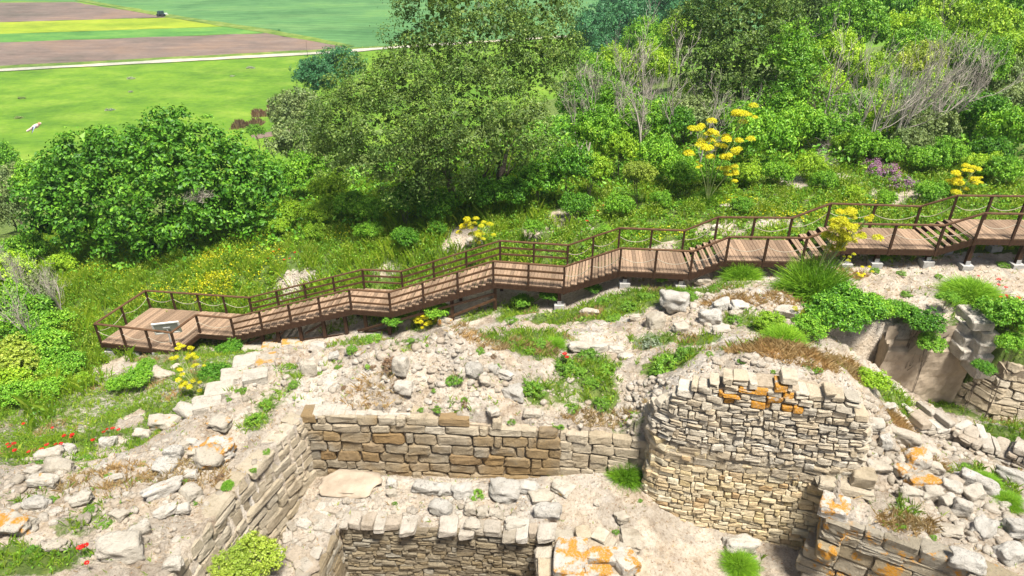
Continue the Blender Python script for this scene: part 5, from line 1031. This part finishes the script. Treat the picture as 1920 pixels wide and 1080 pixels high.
yellow_plant(1800, 370, [(1808,325,16),(1790,345,18),(1820,340,12),(1785,362,10)], 'low yellow flower heads at the upper right behind the handrail')
yellow_plant(890, 480, [(885,420,14),(905,432,14),(890,445,14),(908,450,10)], 'yellow green flower plant behind the long steps')
yellow_plant(372, 740, [(358,652,10),(376,660,11),(352,664,9),(388,678,8),(352,690,9),(370,672,10),(362,712,13),(350,725,9),(378,718,10)], 'bright yellow flower plant beside the platform corner')
yellow_plant(800, 612, [(785,598,11),(805,592,12),(820,600,11),(800,605,11),(835,605,8)], 'loose yellow flowering weed on the crest below the steps')
yellow_plant(1615, 522, [(1620,508,9),(1610,512,8)], 'small yellow flower on the sand by a footing')
for px, py, w_, lb in [(1655,335,46,'purple flowering bush behind the right stretch of boardwalk'),(1690,355,40,'lower purple flower patch right of the cream blocks'),(1640,320,34,'pale lilac flower bush against the green bushes')]:
    c = hit(px, py); s = w_ / pxm(c) * .55; e_ = empty('purple_flower', tuple(c), lb, 'flowering plant', 'purple flowering plants')
    V, F = crown(rf, [(0, 0, s * .5, s * .8), (s * .5, 0, s * .4, s * .6), (-s * .5, .1, s * .4, s * .6)], .16, 22, .06); link('flower_heads', mesh('flower_heads', V, [F], L['purple']), e_); V, F = crown(rf, [(0, 0, s * .3, s * .8)], .16, 20, .09); link('leaves', mesh('leaves', V, [F], L['mid']), e_)
c = hit(1215, 650); s = .32; V, F = crown(rf, [(0, 0, .1, .34), (.2, .05, .05, .25)], .09, 22, .05, .25); tag(link('silvery_plant', mesh('silvery_plant', V, [F], L['silver']), None, tuple(c)), 'low silvery grey plant beside a rounded pale stone', 'plant')
# ---- small weeds on the ruins, each one a plant
WM = {}
for i in range(3):
    rr = np.random.default_rng(600 + i); V, F = crown(rr, [(0, 0, .25, .5), (.4, .1, .15, .42), (-.35, -.2, .15, .4), (.05, .4, .15, .38)], .17, 22, .15, .42, fill=False); WM[i] = mesh('weed', V, [F], L['weed']); WM[i, 'd'] = mesh('dry_weed', V, [F], L['twig'] if 'twig' in L else L['reed'])
wl = [(480,790,36),(500,762,26),(455,735,22),(430,752,14),(550,725,24),(545,690,22),(500,850,16),(480,905,14),(700,640,34),(735,620,26),(660,660,26),(850,718,32),(815,735,12),(790,770,14),(820,770,20),(870,752,16),(1000,735,44),(960,800,18),(1045,818,22),(1130,762,36),(1075,770,30),(1060,690,50),(1100,672,44),(1140,700,40),(1110,720,36),(1085,700,30),(1250,690,60),(1290,668,44),(1230,700,30),(1390,680,16),(1357,655,14),(1530,695,22),(895,930,28),(740,945,10),(830,985,12),(1155,1000,14),(1170,965,8),(1200,940,10),(1100,882,8),(1540,955,26),(1690,990,18),(1750,1010,14),(1860,985,20),(1810,880,24),(1830,905,26),(260,900,14),(205,895,16),(75,870,18),(160,865,26),(170,960,24),(200,985,22),(100,940,20),(60,1035,22),(165,1040,18),(230,940,10),(270,870,14),(345,905,14),(365,945,12),(240,845,12),(1600,770,16),(1700,555,22),(1640,510,20),(1690,515,18),(1760,520,16),(1880,500,22),(1580,540,18),(960,605,26),(1010,650,34),(990,660,26),(900,660,20),(930,690,18),(600,700,14),(635,690,14),(690,690,14),(770,640,14),(800,650,10),(735,700,12),(1640,870,12),(1720,855,16),(1450,700,12),(1330,665,16),(1440,660,18),(1380,605,30),(1420,615,30),(1290,560,36),(1340,545,26),(1180,580,36),(1150,600,30),(1210,560,30),(1130,570,30)]
for i, (px, py, wp) in enumerate(wl):
    c = hit(px, py); s = wp / pxm(c) * .62; dry = i % 9 == 5
    o = link('weed', WM[i % 3], None, (c[0], c[1], c[2])); o.scale = (s, s, s * .8); o.rotation_euler.z = i * 1.7
    tag(o, 'green weed tuft rooted on the stony ground of the ruins', 'weed', 'weed tufts on the ruins')
for i, (px, py, wp) in enumerate([(780,650,18),(735,690,40),(750,725,30),(700,690,12),(820,775,14),(870,760,18),(690,760,12),(645,730,12),(415,900,22),(1655,800,16),(905,650,12),(925,670,14)]):
    c = hit(px, py); s = wp / pxm(c) * .6; o = link('dry_weed', WM[i % 3, 'd'], None, tuple(c)); o.scale = (s, s, s * .9); o.rotation_euler.z = i; tag(o, 'brown withered tuft on the pale rubble ground', 'dry weed', 'withered tufts')
# ---- poppies
pm = MB(); pm.tube([(0, 0, 0), (.02, .01, .2), (0, 0, .4)], .006, 3); V, F = leaf_quads(np.random.default_rng(3), np.array([(math.cos(a) * .035, math.sin(a) * .035, .41) for a in np.arange(0, 6.2, .7)]), np.tile([0, 0, 1.0], (9, 1)), .06, 1.0, .8, .35); pm.add(V, F, 1); PM = pm.mesh('poppy', [M['stem'], L['red']])
pops = [(103,805),(127,826),(140,826),(110,838),(122,842),(85,850),(60,853),(143,826),(180,833),(200,816),(205,808),(218,812),(228,812),(208,826),(36,855),(25,845),(20,838),(35,842),(95,842),(50,800),(155,1036),(162,1042),(170,1036),(172,1067),(1058,676),(1062,680),(1830,523),(1865,535),(1866,543),(1880,545),(1855,568),(1870,567),(1882,567),(1903,563),(1903,570),(1914,574),(1890,590),(1880,566),(515,475),(525,470),(545,485),(555,478),(535,490),(505,485),(1105,385),(1120,400),(1090,400),(1130,392),(1100,420),(1440,470)]
for i, (px, py) in enumerate(pops):
    c = hit(px, py); zl = hit(px, py + 8); o = link('poppy', PM, None, tuple(zl)); f = .85 + .5 * ((i * 37) % 10) / 10; o.scale = (f * 1.05, f * 1.05, f * .8); o.rotation_euler.z = i
    gname = 'poppies on the left slope' if px < 300 else ('poppies behind the boardwalk' if px < 1200 and py < 500 else ('poppies at the right' if px > 1700 else 'poppies on the mound'))
    lb = {'poppies on the left slope': 'red poppy in the green growth left of the ruined walls', 'poppies behind the boardwalk': 'dark red poppy in the tall herbs behind the boardwalk', 'poppies at the right': 'red poppy around the feathery mounds at the right', 'poppies on the mound': 'red poppy in the long grass or steps edge in the middle'}[gname]
    tag(o, lb, 'poppy', gname)
# ---- grass and herbs nobody could count
def blades(rng, x, y, hgt, wd, lean=.35, k=6):
    n_ = len(x); x = np.repeat(x, k) + rng.normal(0, .05, n_ * k) * np.repeat(hgt, k) * 2.2; y = np.repeat(y, k) + rng.normal(0, .05, n_ * k) * np.repeat(hgt, k) * 2.2
    h = np.repeat(hgt, k) * rng.uniform(.5, 1.2, n_ * k); w_ = np.repeat(wd, k) * rng.uniform(.7, 1.3, n_ * k); z = HV(x, y) - .01
    a = rng.uniform(0, 6.283, n_ * k); dx, dy = np.cos(a), np.sin(a); lx, ly = rng.normal(0, lean, n_ * k) * h, rng.normal(0, lean, n_ * k) * h
    b0 = np.c_[x - dx * w_, y - dy * w_, z]; b1 = np.c_[x + dx * w_, y + dy * w_, z]; m0 = np.c_[x + lx * .4 + dx * w_ * .7, y + ly * .4 + dy * w_ * .7, z + h * .6]; t = np.c_[x + lx, y + ly, z + h * .95]
    V = np.stack([b0, b1, m0, t], 1).reshape(-1, 3); return V, np.arange(len(x) * 4).reshape(-1, 4)
def scatter(rng, n_, x0, x1, y0, y1):
    x = rng.uniform(x0, x1, n_); y = rng.uniform(y0, y1, n_); return x, y
def cov(x, y):
    i = np.clip(np.searchsorted(GX, x) - 1, 0, len(GX) - 2); j = np.clip(np.searchsorted(GY, y) - 1, 0, len(GY) - 2); return CV[j, i]
def stuff(name, label, pieces):
    mats, fs, ms, Vs, n0 = [], [], [], [], 0
    for V, F, m in pieces:
        if not len(F): continue
        if m not in mats: mats.append(m)
        Vs.append(V); fs.append(F + n0); ms.append(mats.index(m)); n0 += len(V)
    return tag(link(name, mesh(name, np.concatenate(Vs), fs, mats, ms)), label, name.replace('_', ' '), kind='stuff')
x, y = scatter(rf, 80000, -30, 21, 8, 30); k = (cov(x, y) > rf.uniform(.25, 1.0, len(x))) & (y < 29 - .14 * (x + 13)); x, y = x[k], y[k]
dx_ = np.array([mn.noise((a * .8, b * .8, 9)) for a, b in zip(x, y)]); dr = dx_ > .32
hh_ = .19 + .14 * np.clip(dx_, -.5, 1) + rf.uniform(0, .08, len(x))
P1 = [(*blades(rf, x[~dr], y[~dr], hh_[~dr], np.full((~dr).sum(), .009)), L['grass']), (*blades(rf, x[dr], y[dr], hh_[dr] * .7, np.full(dr.sum(), .008)), L['dry'])]
q = rf.random(len(x)) < .5; xx, yy = x[q], y[q]; pz = HV(xx, yy)
pp = np.repeat(np.c_[xx, yy, pz + .05], 5, 0) + rf.normal(0, .07, (len(xx) * 5, 3)) * np.array([1, 1, .6]); P1.append((*leaf_quads(rf, pp, np.tile([0, 0, 1.], (len(pp), 1)), .065, .55), L['weed']))
for px, py, rx, ry, n_ in [(1500,665,80,22,500),(1420,652,60,18,350),(1590,690,40,25,250),(1340,568,26,10,120),(1690,795,25,18,200),(1375,560,30,10,120),(1010,655,40,14,160),(1590,515,40,10,120),(700,735,60,30,120),(350,890,80,30,150),(1700,985,60,25,160),(900,640,60,15,150),(200,900,90,40,200),(1450,560,60,14,200),(1130,790,80,14,150),(1730,860,50,14,150)]:
    c = hit(px, py); s = 1 / pxm(c); dz = max(.3, abs(ray(px, py)[2])); a = rf.uniform(0, 6.28, n_); r_ = np.sqrt(rf.random(n_)); P1.append((*blades(rf, c[0] + rx * s * r_ * np.cos(a), c[1] + ry * s / dz * r_ * np.sin(a), rf.uniform(.1, .24, n_), np.full(n_, .008), .5), L['dry']))
x, y = scatter(rf, 9000, -17, 20, 8, 26); k = (cov(x, y) < .5) & (HV(x, y) > 20.7); x, y = x[k], y[k]; hf = len(x) // 2
P1 += [(*blades(rf, x[:hf], y[:hf], rf.uniform(.05, .16, hf), np.full(hf, .006), .5, 4), L['dry']), (*blades(rf, x[hf:], y[hf:], rf.uniform(.05, .15, len(x) - hf), np.full(len(x) - hf, .006), .5, 4), L['grass'])]
stuff('grass', 'short green and dry grass and ground herbs over the ruins', P1)
# herbs on the slope beyond the boardwalk
x, y = scatter(rf, 78000, -34, 24, 17, 47); ln_ = 29.4 - .14 * (x + 13)
k = (cov(x, y) > rf.uniform(.2, .9, len(x))) & ((y > ln_) | (x < -17.5)) & (np.abs(x / y) < .9); x, y = x[k], y[k]
nb = np.array([mn.fractal((a * .9, b * .9, 5), 1, 2, 3) for a, b in zip(x, y)]); kk = rf.random(len(x)) < .95 - np.clip(-nb * 1.5, 0, .8); x, y, nb = x[kk], y[kk], nb[kk]
ny = np.array([mn.noise((a * .35, b * .35, 2)) for a, b in zip(x, y)]); tall = (x < 1.5)
hh_ = np.where(tall, .5 + .35 * ny, .26 + .16 * ny) + rf.uniform(0, .2, len(x)); hh_ = np.clip(hh_ * (1 + .8 * nb), .1, 1.2)
P2 = [(*blades(rf, x, y, hh_, .010 + .012 * hh_, .25, 4), L['herb'])]
q = rf.random(len(x)) < .9; xx, yy, h2, kind = x[q], y[q], hh_[q], nb[q] + .5 * rf.normal(0, .4, q.sum()); g0 = HV(xx, yy)
for lo, hi, lm, sz_, k_ in ((-9, -.12, 'mid', .10, 8), (-.12, .16, 'herb', .085, 7), (.16, 9, 'lime', .075, 7), (.05, .12, 'weed', .16, 6)):
    s_ = (kind > lo) & (kind <= hi); n_ = int(s_.sum())
    pp = np.repeat(np.c_[xx[s_], yy[s_], g0[s_]], k_, 0); pp[:, 2] += np.repeat(h2[s_], k_) * rf.uniform(.15, 1.05, len(pp)); pp[:, :2] += rf.normal(0, .09, (len(pp), 2))
    P2.append((*leaf_quads(rf, pp, np.tile([0, -.15, 1.], (len(pp), 1)), np.where(pp[:, 0] > 1.5, sz_ * 1.2, sz_), .5), L[lm]))
# yellow flower patches among the herbs
for px, py, rx, ry, n_ in [(400,500,35,22,900),(400,545,45,16,1100),(165,525,30,14,300),(330,555,90,20,500),(250,500,120,30,350),(480,500,60,25,350),(640,435,60,20,250),(460,470,60,20,250),(1380,385,40,14,200),(1420,400,40,10,160),(1590,395,60,10,200),(1500,410,50,10,160),(1700,440,30,8,80),(1240,445,50,10,120)]:
    c = hit(px, py); s = 1 / pxm(c); dz = max(.3, abs(ray(px, py)[2])); a = rf.uniform(0, 6.28, n_); r_ = np.sqrt(rf.random(n_)); xx = c[0] + rx * s * r_ * np.cos(a); yy = c[1] + ry * s / dz * r_ * np.sin(a); zz = HV(xx, yy) + rf.uniform(.25, .62, n_) * (1 if px < 700 else .5)
    P2.append((*leaf_quads(rf, np.c_[xx, yy, zz], np.tile([0, 0, 1.], (n_, 1)), .075, .9), L['yellow']))
stuff('tall_herbs', 'tall green herbs with yellow blossom covering the slope beyond the boardwalk', P2)
# undergrowth of the wooded hillside
x, y = scatter(rf, 26000, -25, 75, 33, 100); k = (y > 34) & (np.abs(x / y) < .85) & ((x > 2) | (y < 60)); x, y = x[k], y[k]
pp = np.repeat(np.c_[x, y, HV(x, y)], 5, 0); pp += rf.normal(0, .4, pp.shape) * np.array([1, 1, .5]) + np.array([0, 0, .5]); sz = .16 + .003 * pp[:, 1]
V, F = leaf_quads(rf, pp, np.tile([0, 0, 1.], (len(pp), 1)), sz, .6); hlf = len(F) // 2
stuff('undergrowth', 'tangled green undergrowth between the trees of the wood', [(V[:hlf * 4], F[:hlf], L['mid']), (V[hlf * 4:], F[hlf:] - hlf * 4, L['dark'])])
# litter on the bare ground
x, y = scatter(rf, 16000, -17, 20, 8, 26); k = (cov(x, y) < .35) & (y < 26 - .1 * (x + 13)); x, y = x[k], y[k]
pp = np.c_[x, y, HV(x, y) + .012]; hf = len(pp) // 2
a_ = leaf_quads(rf, pp[:hf], np.tile([0, 0, 2.], (hf, 1)), .05, .5, .6, .25); b_ = leaf_quads(rf, pp[hf:], np.tile([0, 0, 2.], (len(pp) - hf, 1)), .075, .14, .6, .3)
stuff('plant_litter', 'dry brown plant litter lying on the bare ground of the ruins', [(*a_, M['twig']), (*b_, L['dry'])])
# ---- meadow shrubs and reeds
for px, py, w_, m_, lb in [(245,148,15,'silver','grey green tuft in the middle of the meadow'),(245,173,12,'silver','smaller grey tuft below the middle one in the meadow'),(40,185,15,'olive','dark tuft at the left of the meadow'),(205,207,17,'silver','pale tuft in the lower meadow'),(470,128,15,'silver','grey green tuft at the upper right of the meadow'),(35,222,16,'olive','tuft just above the flying bird'),(435,143,9,'silver','small tuft in the right of the meadow'),(515,184,8,'dark','small dark tuft near the round trees'),(390,220,26,'mid','long low green tuft left of the reeds'),(522,58,10,'blue','small bush at the corner of the ploughed field')]:
    c = hit(px, py); s = w_ / pxm(c) * .5; V, F = crown(rf, [(0, 0, .15 * s, s * .55), (s * .5, 0, .1 * s, s * .45), (-s * .45, 0, .1 * s, s * .45)], s * .3, 16, s * .28); tag(link('meadow_tuft', mesh('meadow_tuft', V * np.array([1, 1, .6]), [F], L[m_]), None, tuple(c)), lb, 'tuft', 'tufts in the meadow')
for px, py, w_, lb in [(465,237,50,'long brown reed bed nearer the olive tree foot'),(500,216,44,'upper brown reed bed at the edge of the meadow'),(518,208,22,'small brown reed clump above the reed beds')]:
    c = hit(px, py); s = w_ / pxm(c) * .5; n_ = 700; xx = rf.uniform(-s, s, n_); yy = rf.normal(0, s * .25, n_) + xx * .35; h = rf.uniform(.4, 1.1, n_) * (.45 + np.abs(np.sin(xx * 1.3 + px)) * .8)
    V = np.stack([np.c_[xx - .09, yy, 0 * h], np.c_[xx + .09, yy, 0 * h], np.c_[xx + .05, yy, h * .7], np.c_[xx + rf.normal(0, .2, n_), yy + rf.normal(0, .2, n_), h]], 1).reshape(-1, 3); tag(link('reeds', mesh('reeds', V, [np.arange(n_ * 4).reshape(-1, 4)], L['reed']), None, (c[0], c[1], 0)), lb, 'reeds', 'reed beds')
# ------------------------------------------------------------------ bird and far machine
M['bird'] = plain_mat('pinkish_plumage', (0.55, 0.40, 0.36), (0.68, 0.55, 0.5), 8); M['birdhead'] = plain_mat('rusty_plumage', (0.4, 0.2, 0.12), (0.5, 0.28, 0.18), 8); M['wing'] = plain_mat('blue_grey_feathers', (0.10, 0.14, 0.2), (0.5, 0.55, 0.6), 9); M['wing2'] = plain_mat('pale_feathers', (0.5, 0.48, 0.5), (0.75, 0.72, 0.72), 9)
bc = PY(66, 237, 22); bd = empty('bird', tuple(bc), 'pinkish bird with blue grey wing flying over the meadow', 'bird')
xs = np.array([-.30, -.2, -.12, -.06, 0, .06, .11, .145, .175, .2, .225]); rs = np.array([.03, .035, .04, .055, .066, .062, .046, .042, .043, .026, .003]); zs = np.array([-.075, -.05, -.03, -.012, 0, .01, .025, .04, .05, .05, .047])
mb = MB(); mb.tube(np.c_[xs, 0 * xs, zs], rs, 10); o = mb.build('body', [M['bird']], bd, True)
mb = MB(); mb.tube([(.12, 0, .03), (.15, 0, .043), (.175, 0, .052), (.2, 0, .051)], [.044, .046, .044, .027], 10); mb.build('head', [M['birdhead']], bd, True)
def wing(sgn, drop, m_):
    n_ = 9; t = np.linspace(0, 1, n_); span = .36 * t; le = .07 + .03 * t - .12 * t ** 2; ch_ = .15 * (1 - .75 * t ** 1.6); zz = -drop * t ** 1.3
    up = np.c_[le, sgn * (.04 + span * .75), .02 + zz + .012]; dn = np.c_[le - ch_, sgn * (.04 + span * .75), .0 + zz]; mid = np.c_[le - ch_ * .4, sgn * (.04 + span * .75), .035 * (1 - t) + .01 + zz]; bot = np.c_[le - ch_ * .4, sgn * (.04 + span * .75), zz - .004]
    V = np.concatenate([up, mid, dn, bot]); F = [(a * n_ + i, a * n_ + i + 1, ((a + 1) % 4) * n_ + i + 1, ((a + 1) % 4) * n_ + i) for a in range(4) for i in range(n_ - 1)]
    mb = MB(); mb.add(V, F); mb.build('wing', [M[m_]], bd, True)
wing(-1, .17, 'wing'); wing(1, -.05, 'wing2'); bd.rotation_euler = (R(-10), R(-12), R(12))
c = P(303, 30.5, 0.1); fmv = empty('farm_machine', tuple(c), 'small dark farm machine standing at the corner of the far ploughed field', 'farm machine')
M['machine'] = plain_mat('dark_green_paint', (0.02, 0.05, 0.05), (0.05, 0.1, 0.1), 3); M['tyre'] = plain_mat('tyre', (0.02, 0.02, 0.02), (0.05, 0.05, 0.05), 4)
mb = MB(); mb.box((0, 0, .7), 2.6, 1.3, .12); mb.box((-.5, 0, 1.15), .7, 1.2, .8); mb.box((.35, 0, 1.15), .7, 1.2, .8); mb.build('body', [M['machine']], fmv)
mb = MB(); mb.box((1.5, 0, .75), .9, .3, .4); mb.beam((1.2, 0, .7), (2.2, 0, .5), .12, .12); mb.build('hitch', [M['white']], fmv)
for sx in (-.7, .6):
    for sy in (-.75, .75):
        mb = MB(); mb.tube([(sx, sy - .13, .42), (sx, sy + .13, .42)], .42, 14); mb.build('wheel', [M['tyre']], fmv)
# ------------------------------------------------------------------ the faintly hazy air over the plain
mb = MB(); mb.box((0, 690, 20), 2200, 1420, 44)
hm = bpy.data.materials.new('haze'); hm.use_nodes = True; n = hm.node_tree; n.nodes.remove(n.nodes["Principled BSDF"])
pv = nd(n, "ShaderNodeVolumePrincipled"); pv.inputs["Color"].default_value = (0.80, 0.90, 1.0, 1); pv.inputs["Density"].default_value = 0.00028; pv.inputs["Anisotropy"].default_value = 0.2
n.links.new(pv.outputs[0], n.nodes["Material Output"].inputs["Volume"])
tag(mb.build('haze', [hm]), 'thin pale haze in the air over the plain and hillside', 'haze', kind='stuff')
